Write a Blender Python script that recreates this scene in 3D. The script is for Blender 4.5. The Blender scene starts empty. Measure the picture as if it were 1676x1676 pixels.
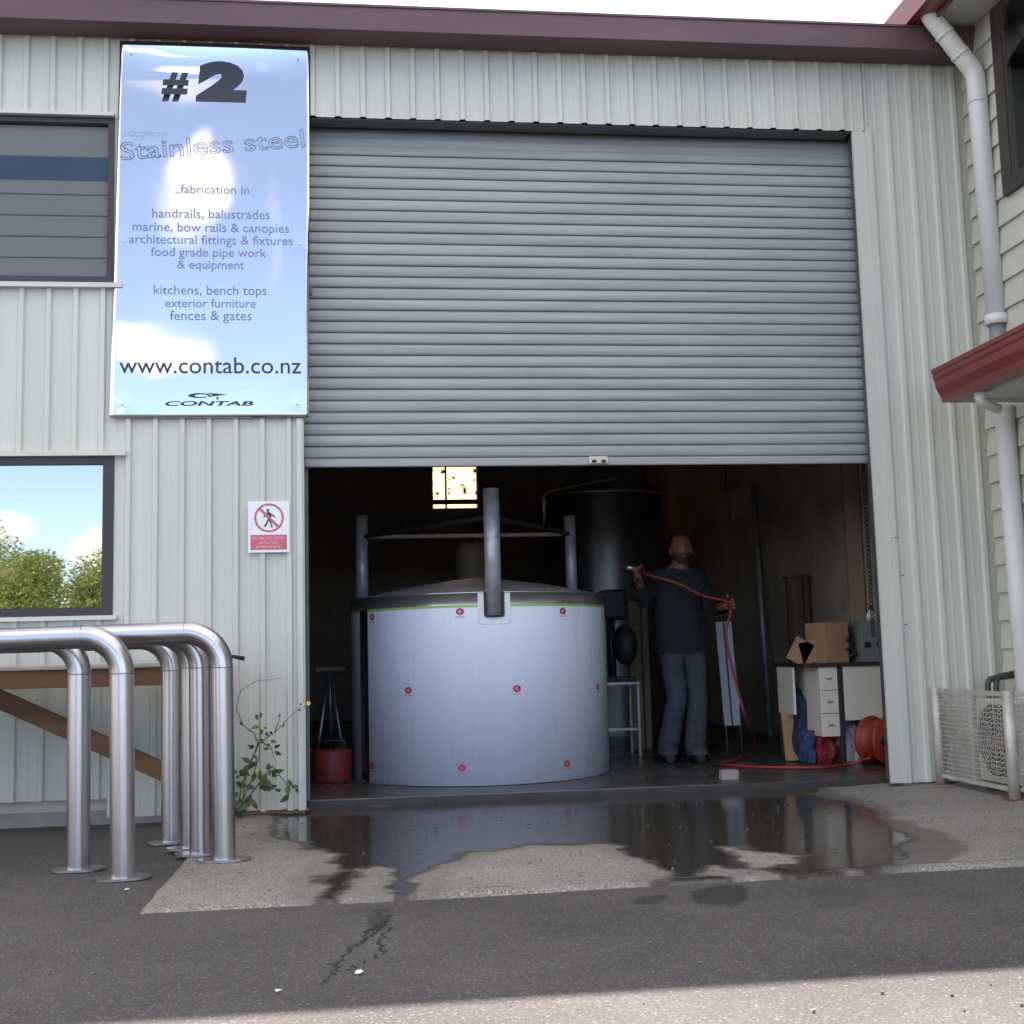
import bpy, bmesh, math, random
from mathutils import Vector, Matrix, noise
R = math.radians
PI = math.pi
rnd = random.Random(7)
SC = bpy.context.scene
COL = SC.collection

# ------------------------------------------------------------------ camera, sky, sun, exposure
CAM = Vector((0.3606, -7.2, 0.8825))
PITCH, YAW, ROLL = R(6.6006), R(6.9295), R(-1.4873)
FPX = 2000.0 / 1676.0


def cam_axes():
    cy, sy, cp, sp = math.cos(YAW), math.sin(YAW), math.cos(PITCH), math.sin(PITCH)
    fw = Vector((sy * cp, cy * cp, sp))
    rt = Vector((cy, -sy, 0))
    up = rt.cross(fw)
    cr, sr = math.cos(ROLL), math.sin(ROLL)
    return cr * rt + sr * up, -sr * rt + cr * up, fw


RT, UP, FW = cam_axes()
cd = bpy.data.cameras.new('camera')
co = bpy.data.objects.new('camera', cd)
COL.objects.link(co)
cd.sensor_fit = 'HORIZONTAL'
cd.sensor_width = 36
cd.lens = 36 * FPX
cd.clip_start = 0.05
cd.clip_end = 2000
m = Matrix((RT, UP, -FW)).transposed().to_4x4()
m.translation = CAM
co.matrix_world = m
SC.camera = co

SUN_EL, SUN_AZ = R(51.6), R(11.0)
wd = bpy.data.worlds.new('World')
SC.world = wd
wd.use_nodes = True
wn, wl_ = wd.node_tree.nodes, wd.node_tree.links
sky = wn.new('ShaderNodeTexSky')
sky.sky_type = 'NISHITA'
sky.sun_disc = False
sky.sun_elevation = SUN_EL
sky.sun_rotation = SUN_AZ
sky.dust_density = .2
sky.air_density = .5
sky.ozone_density = 1.0
tcw = wn.new('ShaderNodeTexCoord')
cn = wn.new('ShaderNodeTexNoise')
cn.inputs['Scale'].default_value = 2.6
cn.inputs['Detail'].default_value = 7
cn.inputs['Roughness'].default_value = .55
cn.inputs['Distortion'].default_value = .5
cmap = wn.new('ShaderNodeMapping')
cmap.inputs['Scale'].default_value = (1, 1, 1.9)
cmap.inputs['Location'].default_value = (3.1, 1.7, .35)
wl_.new(tcw.outputs['Generated'], cmap.inputs['Vector'])
wl_.new(cmap.outputs[0], cn.inputs['Vector'])
cr_ = wn.new('ShaderNodeValToRGB')
cr_.color_ramp.elements[0].position = .40
cr_.color_ramp.elements[1].position = .53  # cloud cover mostly out of view, thickened to neutralise the blue skylight
wl_.new(cn.outputs['Fac'], cr_.inputs['Fac'])


def wmath(op, a, b=None, c=None, clamp=False):
    n_ = wn.new('ShaderNodeMath')
    n_.operation = op
    n_.use_clamp = clamp
    for i, x in enumerate((a, b, c)):
        if x is None:
            continue
        if hasattr(x, 'links'):
            wl_.new(x, n_.inputs[i])
        else:
            n_.inputs[i].default_value = x
    return n_.outputs[0]


# ragged edges for the single clouds standing low opposite the sun
wn2 = wn.new('ShaderNodeTexNoise')
wn2.inputs['Scale'].default_value = 14
wn2.inputs['Detail'].default_value = 6
wl_.new(tcw.outputs['Generated'], wn2.inputs['Vector'])
wob_ = wn.new('ShaderNodeVectorMath')
wob_.operation = 'MULTIPLY_ADD'
wl_.new(wn2.outputs['Color'], wob_.inputs[0])
wob_.inputs[1].default_value = (.05, .05, .03)
wl_.new(tcw.outputs['Generated'], wob_.inputs[2])
dirv = wn.new('ShaderNodeSeparateXYZ')
wl_.new(wob_.outputs[0], dirv.inputs[0])
raw = wn.new('ShaderNodeSeparateXYZ')
wl_.new(tcw.outputs['Generated'], raw.inputs[0])


def cloud(x, z, rx, rz, soft=.5, amt=1.0):
    """one cloud, centred on direction (x, -, z) south of the building"""
    dx = wmath('DIVIDE', wmath('SUBTRACT', dirv.outputs[0], x + .025), rx)
    dz = wmath('DIVIDE', wmath('SUBTRACT', dirv.outputs[2], z + .015), rz)
    d2 = wmath('ADD', wmath('MULTIPLY', dx, dx), wmath('MULTIPLY', dz, dz))
    return wmath('MULTIPLY', wmath('DIVIDE', wmath('SUBTRACT', 1.0 + soft, d2, clamp=False), soft * 2, clamp=True), amt)


# open blue gap in the cloud field above the trees opposite
gap = wmath('MULTIPLY', wmath('MULTIPLY_ADD', raw.outputs[1], -6.0, -4.2, clamp=True), wmath('MULTIPLY_ADD', raw.outputs[2], -8.0, 4.4, clamp=True))
fac = wmath('MULTIPLY', cr_.outputs['Color'], wmath('SUBTRACT', 1.0, gap))
for cl in ((-.130, .365, .017, .034, .7, 1.0), (-.178, .245, .045, .015, .7, .85), (-.10, .50, .07, .016, .9, .5), (-.15, .44, .05, .012, .9, .45), (-.06, .33, .012, .06, 1.0, .2), (-.20, .085, .022, .022, .6, .9), (-.27, .10, .02, .014, .6, .7), (-.14, .45, .06, .012, .9, .4)):
    fac = wmath('MAXIMUM', fac, cloud(*cl))
# added band of unseen bright cloud low on either hand, lights tank and wall
fill_band = wmath('MULTIPLY', wmath('MULTIPLY_ADD', wmath('ABSOLUTE', dirv.outputs[0]), 6.0, -2.4, clamp=True), wmath('MULTIPLY_ADD', dirv.outputs[2], -5.0, 2.2, clamp=True))
fac = wmath('MAXIMUM', fac, wmath('MULTIPLY', fill_band, .9))
fac = wmath('MAXIMUM', fac, .11)
cmix = wn.new('ShaderNodeMix')
cmix.data_type = 'RGBA'
cmix.inputs['B'].default_value = (5.0, 4.75, 4.5, 1)
wl_.new(fac, cmix.inputs['Factor'])
wl_.new(sky.outputs[0], cmix.inputs['A'])
bg = wn['Background']
wl_.new(cmix.outputs['Result'], bg.inputs['Color'])
bg.inputs['Strength'].default_value = 0.10

sd = bpy.data.lights.new('sun', 'SUN')
so = bpy.data.objects.new('sun', sd)
COL.objects.link(so)
sd.energy = 3.0
sd.angle = R(0.6)
sd.color = (1.0, .94, .86)
sdir = Vector((math.sin(SUN_AZ) * math.cos(SUN_EL), math.cos(SUN_AZ) * math.cos(SUN_EL), math.sin(SUN_EL)))
so.rotation_euler = sdir.to_track_quat('Z', 'Y').to_euler()
so.location = (0, 20, 30)

vs = SC.view_settings
vs.view_transform = 'Standard'
vs.look = 'None'
vs.gamma = 1
vs.exposure = 2.5
SC.cycles.max_bounces = 8
SC.cycles.diffuse_bounces = 4
SC.cycles.glossy_bounces = 5
SC.cycles.transmission_bounces = 6
SC.cycles.use_denoising = True
SC.cycles.sample_clamp_indirect = 8


# ------------------------------------------------------------------ helpers
def ray(px, py):
    return RT * ((px - 838) / 2000) - UP * ((py - 838) / 2000) + FW


def on_y(px, py, y=0.0):
    q = ray(px, py)
    return CAM + q * ((y - CAM.y) / q.y)


def on_z(px, py, z=0.0):
    q = ray(px, py)
    return CAM + q * ((z - CAM.z) / q.z)


class MB:
    """collects shapes into one mesh"""

    def __init__(self):
        self.v, self.f, self.s, self.mi = [], [], [], []
        self.cur = 0

    def add(self, vs_, fs, smooth=False):
        b = len(self.v)
        self.v += [Vector(p) for p in vs_]
        for f in fs:
            self.f.append([b + i for i in f])
            self.s.append(smooth)
            self.mi.append(self.cur)
        return self

    def box(self, x0, x1, y0, y1, z0, z1):
        v = [(x, y, z) for z in (z0, z1) for y in (y0, y1) for x in (x0, x1)]
        return self.add(v, [(0, 2, 3, 1), (4, 5, 7, 6), (0, 1, 5, 4), (2, 6, 7, 3), (0, 4, 6, 2), (1, 3, 7, 5)])

    def bbox(self, x0, x1, y0, y1, z0, z1, b=.006):
        """box with bevelled edges"""
        bm = bmesh.new()
        bmesh.ops.create_cube(bm, size=1)
        for v in bm.verts:
            v.co = Vector(((x0 + x1) / 2 + v.co.x * (x1 - x0), (y0 + y1) / 2 + v.co.y * (y1 - y0), (z0 + z1) / 2 + v.co.z * (z1 - z0)))
        bmesh.ops.bevel(bm, geom=bm.edges[:], offset=b, segments=2, affect='EDGES', profile=.5)
        bm.verts.index_update()
        self.add([v.co.copy() for v in bm.verts], [[v.index for v in f.verts] for f in bm.faces])
        bm.free()
        return self

    def beam(self, a, b, w, h, up=(0, 0, 1)):
        a, b = Vector(a), Vector(b)
        d = (b - a).normalized()
        s = d.cross(Vector(up)).normalized()
        u = s.cross(d)
        v = [p + s * i * w / 2 + u * j * h / 2 for p in (a, b) for j in (-1, 1) for i in (-1, 1)]
        return self.add(v, [(0, 1, 3, 2), (4, 6, 7, 5), (0, 4, 5, 1), (2, 3, 7, 6), (0, 2, 6, 4), (1, 5, 7, 3)])

    def tube(self, pts, r, n=12, cap=True, smooth=True):
        pts = [Vector(p) for p in pts]
        rs = r if isinstance(r, (list, tuple)) else [r] * len(pts)
        t0 = (pts[1] - pts[0]).normalized()
        nrm = t0.orthogonal().normalized()
        rings = []
        for i, p in enumerate(pts):
            if i == 0:
                t = t0
            elif i == len(pts) - 1:
                t = (pts[i] - pts[i - 1]).normalized()
            else:
                t = ((pts[i + 1] - p).normalized() + (p - pts[i - 1]).normalized()).normalized()
            nrm = (nrm - t * nrm.dot(t)).normalized()
            bn = t.cross(nrm)
            k = 1.0
            if 0 < i < len(pts) - 1:
                k = 1 / max(.7, t.dot((p - pts[i - 1]).normalized()))
            rings.append([p + (nrm * math.cos(2 * PI * j / n) + bn * math.sin(2 * PI * j / n)) * rs[i] * k for j in range(n)])
        v = [q for g in rings for q in g]
        f = []
        for i in range(len(pts) - 1):
            for j in range(n):
                f.append((i * n + j, i * n + (j + 1) % n, (i + 1) * n + (j + 1) % n, (i + 1) * n + j))
        self.add(v, f, smooth)
        if cap:
            self.add(rings[0], [tuple(reversed(range(n)))])
            self.add(rings[-1], [tuple(range(n))])
        return self

    def lathe(self, c, prof, n=64, a0=0.0, a1=2 * PI, smooth=True):
        """profile (r,z) turned round a vertical axis at c; angle 0 = towards -y, positive to +x"""
        full = abs(a1 - a0 - 2 * PI) < 1e-6
        m_ = n if full else n + 1
        v = []
        for (r, z) in prof:
            for j in range(m_):
                a = a0 + (a1 - a0) * j / n
                v.append((c[0] + r * math.sin(a), c[1] - r * math.cos(a), c[2] + z))
        f = []
        for i in range(len(prof) - 1):
            for j in range(n):
                k = (j + 1) % m_
                f.append((i * m_ + j, i * m_ + k, (i + 1) * m_ + k, (i + 1) * m_ + j))
        return self.add(v, f, smooth)

    def ext(self, prof, axis, a, b, closed=True, smooth=False):
        """2-D profile extruded along 'x' (y,z), 'y' (x,z) or 'z' (x,y)"""
        def P(u, w, t):
            return {'x': (t, u, w), 'y': (u, t, w), 'z': (u, w, t)}[axis]
        n = len(prof)
        v = [P(u, w, a) for u, w in prof] + [P(u, w, b) for u, w in prof]
        f = [(i, (i + 1) % n, n + (i + 1) % n, n + i) for i in range(n if closed else n - 1)]
        self.add(v, f, smooth)
        if closed:
            self.add(v[:n], [tuple(reversed(range(n)))])
            self.add(v[n:], [tuple(range(n))])
        return self

    def ball(self, c, r, n=12, m_=8):
        rx, ry, rz = r if isinstance(r, (tuple, list)) else (r, r, r)
        v = [(c[0] + rx * math.sin(PI * i / m_) * math.cos(2 * PI * j / n), c[1] + ry * math.sin(PI * i / m_) * math.sin(2 * PI * j / n), c[2] + rz * math.cos(PI * i / m_)) for i in range(m_ + 1) for j in range(n)]
        f = [(i * n + j, (i + 1) * n + j, (i + 1) * n + (j + 1) % n, i * n + (j + 1) % n) for i in range(m_) for j in range(n)]
        return self.add(v, f, True)

    def xform(self, mat, start=0):
        for i in range(start, len(self.v)):
            self.v[i] = mat @ self.v[i]
        return self

    def build(self, name, mats, parent=None):
        me = bpy.data.meshes.new(name)
        me.from_pydata([tuple(p) for p in self.v], [], self.f)
        for x in (mats if isinstance(mats, (list, tuple)) else [mats]):
            me.materials.append(x)
        me.polygons.foreach_set('use_smooth', self.s)
        me.polygons.foreach_set('material_index', self.mi)
        me.update()
        bm = bmesh.new()
        bm.from_mesh(me)
        bmesh.ops.remove_doubles(bm, verts=bm.verts, dist=1e-6)
        bmesh.ops.recalc_face_normals(bm, faces=bm.faces)
        bm.to_mesh(me)
        bm.free()
        return link(name, me, parent)


def link(name, data, parent=None):
    """mesh given in world coordinates, hung under its (unrotated) parent"""
    o = bpy.data.objects.new(name, data)
    COL.objects.link(o)
    if parent is not None:
        o.parent = parent
        w = Vector((0, 0, 0))
        p = parent
        while p is not None:
            w += p.location
            p = p.parent
        o.location = -w
    return o


def tag(o, label=None, cat=None, group=None, kind=None):
    if label:
        o['label'] = label
    if cat:
        o['category'] = cat
    if group:
        o['group'] = group
    if kind:
        o['kind'] = kind
    return o


def thing(name, label, cat, loc=(0, 0, 0), group=None):
    o = bpy.data.objects.new(name, None)
    o.empty_display_size = .2
    COL.objects.link(o)
    o.location = loc
    return tag(o, label, cat, group)


def copy_tree(o, parent=None):
    c = o.copy()
    COL.objects.link(c)
    if parent is not None:
        c.parent = parent
    for ch in [x for x in o.children]:
        copy_tree(ch, c)
    return c


# ------------------------------------------------------------------ materials
def mat(name, col, rough=.6, metal=0.0, spec=.5, var=0.0, vscale=6.0, bump=0.0, bscale=40.0, bdist=.002, aniso=None, coord='Object', rvar=0.0, dirt=None):
    ma = bpy.data.materials.new(name)
    ma.use_nodes = True
    n, l = ma.node_tree.nodes, ma.node_tree.links
    p = n['Principled BSDF']
    p.inputs['Base Color'].default_value = (*col, 1)
    p.inputs['Roughness'].default_value = rough
    p.inputs['Metallic'].default_value = metal
    p.inputs['Specular IOR Level'].default_value = spec
    tc = n.new('ShaderNodeTexCoord')
    vec = tc.outputs[coord]
    if aniso:
        mp = n.new('ShaderNodeMapping')
        mp.inputs['Scale'].default_value = aniso
        l.new(vec, mp.inputs['Vector'])
        vec = mp.outputs[0]
    if var > 0:
        tx = n.new('ShaderNodeTexNoise')
        tx.inputs['Scale'].default_value = vscale
        tx.inputs['Detail'].default_value = 6
        tx.inputs['Roughness'].default_value = .65
        l.new(vec, tx.inputs['Vector'])
        rp = n.new('ShaderNodeValToRGB')
        rp.color_ramp.elements[0].position = .3
        rp.color_ramp.elements[1].position = .7
        d = dirt or tuple(c * (1 - var) for c in col)
        rp.color_ramp.elements[0].color = (*d, 1)
        rp.color_ramp.elements[1].color = (*[min(1, c * (1 + var * .5)) for c in col], 1)
        l.new(tx.outputs['Fac'], rp.inputs['Fac'])
        l.new(rp.outputs['Color'], p.inputs['Base Color'])
        if rvar > 0:
            mr = n.new('ShaderNodeMapRange')
            mr.inputs['To Min'].default_value = max(0, rough - rvar)
            mr.inputs['To Max'].default_value = min(1, rough + rvar)
            l.new(tx.outputs['Fac'], mr.inputs['Value'])
            l.new(mr.outputs[0], p.inputs['Roughness'])
    if bump > 0:
        t2 = n.new('ShaderNodeTexNoise')
        t2.inputs['Scale'].default_value = bscale
        t2.inputs['Detail'].default_value = 4
        l.new(vec, t2.inputs['Vector'])
        bp = n.new('ShaderNodeBump')
        bp.inputs['Strength'].default_value = bump
        bp.inputs['Distance'].default_value = bdist
        l.new(t2.outputs['Fac'], bp.inputs['Height'])
        l.new(bp.outputs[0], p.inputs['Normal'])
    return ma


M = {}
M['clad'] = mat('cladding_paint', (.545, .555, .495), .45, var=.10, vscale=2.2, aniso=(1, 1, .12), bump=.15, bscale=3, bdist=.004)
M['board'] = mat('weatherboard_paint', (.50, .51, .45), .5, var=.10, vscale=2.0, bump=.1, bscale=14)
M['trim'] = mat('trim_paint', (.54, .55, .50), .45, var=.05, vscale=3)
M['gutter'] = mat('maroon_gutter_paint', (.11, .056, .064), .5, var=.3, vscale=2.0, aniso=(.5, 1, 2))
M['awning'] = mat('red_gutter_paint', (.19, .04, .035), .35, var=.18, vscale=2.5)
M['soffit'] = mat('soffit_board', (.55, .55, .52), .7, var=.08, vscale=3)
M['roof'] = mat('roof_steel', (.10, .035, .035), .5, var=.1)
M['galv'] = mat('galvanised_door', (.30, .318, .318), .52, metal=.10, var=.22, vscale=3.0, aniso=(.35, 1, 5), bump=.12, bscale=8, bdist=.003)
M['galv_dark'] = mat('door_guide_steel', (.14, .15, .15), .5, metal=.6, var=.15)
M['bronze'] = mat('bronze_frame', (.030, .022, .020), .4, var=.15, vscale=8)
M['pvc'] = mat('white_pvc', (.63, .63, .615), .35, var=.04, vscale=5)
M['grey_pvc'] = mat('grey_pvc', (.20, .21, .23), .5)
M['steel'] = mat('brushed_stainless', (.50, .49, .505), .29, metal=1, var=.16, vscale=18, aniso=(1, 1, .06), rvar=.06, bump=.05, bscale=60, bdist=.001)
M['steel_rail'] = mat('brushed_stainless_rail', (.50, .49, .505), .29, metal=1, var=.16, vscale=18, aniso=(.06, 1, 1), rvar=.06, bump=.05, bscale=60, bdist=.001)
M['weld'] = mat('weld_seam', (.16, .22, .23), .5, metal=1)
M['rim'] = mat('tank_rim_steel', (.50, .50, .51), .28, metal=.8, var=.2, vscale=9)
M['lid'] = mat('tank_lid_steel', (.55, .53, .50), .40, metal=.5, var=.35, vscale=14, bump=.3, bscale=25, bdist=.004)
M['post'] = mat('tank_post_steel', (.42, .43, .45), .45, metal=.35, var=.3, vscale=14)
M['film'] = mat('blue_white_film', (.75, .80, .93), .28, var=.03, vscale=5, aniso=(1, 1, .15), bump=.35, bscale=6, bdist=.006, rvar=.08)
M['film_edge'] = mat('green_film_edge', (.28, .50, .10), .5)
M['white_pad'] = mat('white_pad', (.68, .71, .72), .45, var=.06)
M['red_ink'] = mat('red_ink', (.42, .02, .05), .5)
M['film_ink'] = mat('film_white_ink', (.6, .62, .68), .5)
M['dark_steel'] = mat('dark_steel', (.05, .052, .055), .45, metal=.5, var=.3, vscale=7)
M['black_steel'] = mat('black_steel', (.02, .02, .022), .6, var=.3, vscale=7)
M['rust'] = mat('rusty_edge', (.20, .075, .035), .7, var=.5, vscale=9)
M['rust_bar'] = mat('rusty_bar', (.36, .24, .17), .6, var=.35, vscale=9)
M['silo'] = mat('silo_steel', (.14, .145, .155), .33, metal=.7, var=.2, vscale=5)
M['timber'] = mat('weathered_timber', (.14, .078, .038), .75, var=.4, vscale=10, aniso=(.15, 1, 1), bump=.4, bscale=30, bdist=.003)
M['plank_top'] = mat('pale_plank', (.42, .42, .40), .7, var=.2, vscale=8)
M['ply'] = mat('ply_board', (.30, .24, .16), .75, var=.2, vscale=5, aniso=(1, 1, .3))
M['cream'] = mat('cream_laminate', (.62, .60, .52), .45, var=.05, vscale=4)
M['card'] = mat('cardboard', (.33, .20, .10), .8, var=.14, vscale=6)
M['navy'] = mat('navy_cloth', (.018, .026, .055), .8, var=.3, vscale=7, bump=.5, bscale=14, bdist=.02)
M['blue'] = mat('blue_cloth', (.03, .06, .14), .8, var=.4, vscale=12, bump=.8, bscale=20, bdist=.03)
M['red_cloth'] = mat('red_cloth', (.24, .016, .020), .6, var=.45, vscale=12, bump=.8, bscale=22, bdist=.03)
M['red_plastic'] = mat('red_plastic', (.27, .032, .018), .5, var=.15, vscale=5)
M['hose'] = mat('red_hose', (.26, .028, .024), .5, var=.1, vscale=30)
M['lilac'] = mat('lilac_cloth', (.66, .60, .74), .6, var=.3, vscale=16, bump=.9, bscale=28, bdist=.03)
M['grey_box'] = mat('grey_enamel', (.17, .18, .18), .5, var=.15, vscale=6)
M['white_panel'] = mat('white_panel', (.52, .54, .56), .5, var=.06)
M['inner'] = mat('dark_lining', (.46, .41, .34), .85, var=.3, vscale=2)
M['inner_roof'] = mat('dark_roof_lining', (.30, .27, .23), .8, var=.3, vscale=2)
M['skin'] = mat('skin', (.20, .085, .055), .5, var=.12, vscale=14)
M['shirt'] = mat('black_shirt', (.010, .012, .013), .85, var=.3, vscale=8, bump=.5, bscale=9, bdist=.02)
M['denim'] = mat('denim', (.042, .053, .068), .85, var=.28, vscale=7, bump=.4, bscale=12, bdist=.015)
M['boot'] = mat('boot_leather', (.02, .017, .015), .6, var=.2)
M['beard'] = mat('beard_hair', (.045, .032, .025), .9, var=.3, vscale=60)
M['eye'] = mat('eye_dark', (.03, .025, .02), .3)
M['leaf'] = mat('weed_leaf', (.055, .10, .030), .55, var=.4, vscale=20)
M['stem'] = mat('weed_stem', (.09, .10, .04), .7)
M['yellow'] = mat('yellow_petal', (.75, .58, .04), .6)
M['ac'] = mat('air_con_enamel', (.56, .54, .48), .5, var=.1, vscale=4)
M['ac_dark'] = mat('air_con_dark', (.05, .05, .052), .5)
M['cage'] = mat('cage_galv', (.50, .50, .48), .5, metal=.25, var=.2, vscale=8, dirt=(.38, .34, .28))
M['concrete'] = mat('plain_concrete', (.27, .26, .24), .85, var=.25, vscale=5, bump=.4, bscale=60)
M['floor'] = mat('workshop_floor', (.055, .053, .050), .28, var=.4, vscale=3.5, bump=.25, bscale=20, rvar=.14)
M['paper'] = mat('paper_scrap', (.75, .75, .72), .8)
M['grit'] = mat('grit', (.17, .16, .15), .9, var=.5, vscale=50)
M['debris'] = mat('dead_leaf', (.07, .05, .03), .9, var=.4, vscale=50)
M['sign_white'] = mat('sign_white', (.74, .76, .78), .35, var=.03)
M['sign_red'] = mat('sign_red', (.52, .10, .15), .4, var=.06)
M['sign_pink'] = mat('sign_pink', (.74, .42, .48), .5)
M['sign_black'] = mat('sign_black', (.04, .045, .045), .5)
M['ink'] = mat('sign_ink', (.022, .026, .042), .5)
M['ink_soft'] = mat('sign_ink_soft', (.16, .19, .28), .5)
M['ink_outline'] = mat('sign_outline_ink', (.30, .36, .54), .5)
M['screw'] = mat('screw', (.6, .6, .6), .4, metal=.6)
M['blind'] = mat('blind_slat', (.50, .46, .41), .6, var=.05)
M['blind_blue'] = mat('blue_valance', (.10, .14, .24), .6, var=.1)
M['cab'] = mat('cabinet_paint', (.10, .035, .03), .55, var=.3, vscale=5)
M['wet_kerb'] = mat('wet_kerb', (.035, .033, .030), .55, var=.5, vscale=9, bump=.4, bscale=40)
M['crack'] = mat('asphalt_crack', (.016, .015, .014), .7)
M['can_red'] = mat('can_red', (.13, .014, .014), .6, var=.4, vscale=9)
M['bark'] = mat('bark', (.10, .08, .06), .9, var=.4, vscale=8)
M['bottle'] = mat('pale_bottle', (.62, .64, .62), .2)


def mirror_steel():
    ma = mat('mirror_stainless', (.60, .58, .57), .035, metal=1)
    n, l = ma.node_tree.nodes, ma.node_tree.links
    return ma


M['mirror'] = mirror_steel()


def glass(name, tint, reflect, sheen=(.95, .97, 1), rough=.01):
    ma = bpy.data.materials.new(name)
    ma.use_nodes = True
    n, l = ma.node_tree.nodes, ma.node_tree.links
    out = n['Material Output']
    n.remove(n['Principled BSDF'])
    tr = n.new('ShaderNodeBsdfTransparent')
    tr.inputs[0].default_value = (*tint, 1)
    gl = n.new('ShaderNodeBsdfGlossy')
    gl.inputs['Roughness'].default_value = rough
    gl.inputs['Color'].default_value = (*sheen, 1)
    fr = n.new('ShaderNodeFresnel')
    fr.inputs['IOR'].default_value = 1.5
    mr = n.new('ShaderNodeMapRange')
    mr.inputs['From Min'].default_value = .04
    mr.inputs['From Max'].default_value = 1
    mr.inputs['To Min'].default_value = reflect
    mr.inputs['To Max'].default_value = 1
    l.new(fr.outputs[0], mr.inputs['Value'])
    mx = n.new('ShaderNodeMixShader')
    l.new(mr.outputs[0], mx.inputs[0])
    l.new(tr.outputs[0], mx.inputs[1])
    l.new(gl.outputs[0], mx.inputs[2])
    l.new(mx.outputs[0], out.inputs['Surface'])
    return ma


M['glass'] = glass('window_glass', (.85, .86, .85), .015)
M['glass_mirror'] = glass('reflective_glass', (.12, .13, .14), .42, (1, .96, .84))


def translucent_sheet():
    ma = bpy.data.materials.new('dirty_translucent_sheet')
    ma.use_nodes = True
    n, l = ma.node_tree.nodes, ma.node_tree.links
    out = n['Material Output']
    p = n['Principled BSDF']
    p.inputs['Base Color'].default_value = (.5, .4, .22, 1)
    tr = n.new('ShaderNodeBsdfTranslucent')
    tx = n.new('ShaderNodeTexNoise')
    tx.inputs['Scale'].default_value = 9
    tc = n.new('ShaderNodeTexCoord')
    l.new(tc.outputs['Object'], tx.inputs['Vector'])
    rp = n.new('ShaderNodeValToRGB')
    rp.color_ramp.elements[0].position = .34
    rp.color_ramp.elements[0].color = (.10, .06, .02, 1)
    rp.color_ramp.elements[1].position = .42
    rp.color_ramp.elements[1].color = (.95, .82, .56, 1)
    l.new(tx.outputs['Fac'], rp.inputs['Fac'])
    l.new(rp.outputs['Color'], tr.inputs['Color'])
    mx = n.new('ShaderNodeMixShader')
    mx.inputs[0].default_value = .85
    l.new(p.outputs[0], mx.inputs[1])
    l.new(tr.outputs[0], mx.inputs[2])
    l.new(mx.outputs[0], out.inputs['Surface'])
    return ma


M['sheet'] = translucent_sheet()


def leaf_mat(name, c1, c2):
    ma = bpy.data.materials.new(name)
    ma.use_nodes = True
    n, l = ma.node_tree.nodes, ma.node_tree.links
    p = n['Principled BSDF']
    p.inputs['Roughness'].default_value = .55
    tc = n.new('ShaderNodeTexCoord')
    tx = n.new('ShaderNodeTexNoise')
    tx.inputs['Scale'].default_value = 1.6
    tx.inputs['Detail'].default_value = 5
    l.new(tc.outputs['Object'], tx.inputs['Vector'])
    rp = n.new('ShaderNodeValToRGB')
    rp.color_ramp.elements[0].position = .35
    rp.color_ramp.elements[1].position = .65
    rp.color_ramp.elements[0].color = (*c1, 1)
    rp.color_ramp.elements[1].color = (*c2, 1)
    l.new(tx.outputs['Fac'], rp.inputs['Fac'])
    l.new(rp.outputs['Color'], p.inputs['Base Color'])
    tr = n.new('ShaderNodeBsdfTranslucent')
    l.new(rp.outputs['Color'], tr.inputs['Color'])
    mx = n.new('ShaderNodeMixShader')
    mx.inputs[0].default_value = .4
    l.new(p.outputs[0], mx.inputs[1])
    l.new(tr.outputs[0], mx.inputs[2])
    l.new(mx.outputs[0], n['Material Output'].inputs['Surface'])
    return ma


M['crown'] = leaf_mat('tree_leaf', (.22, .30, .11), (.42, .46, .20))


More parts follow.
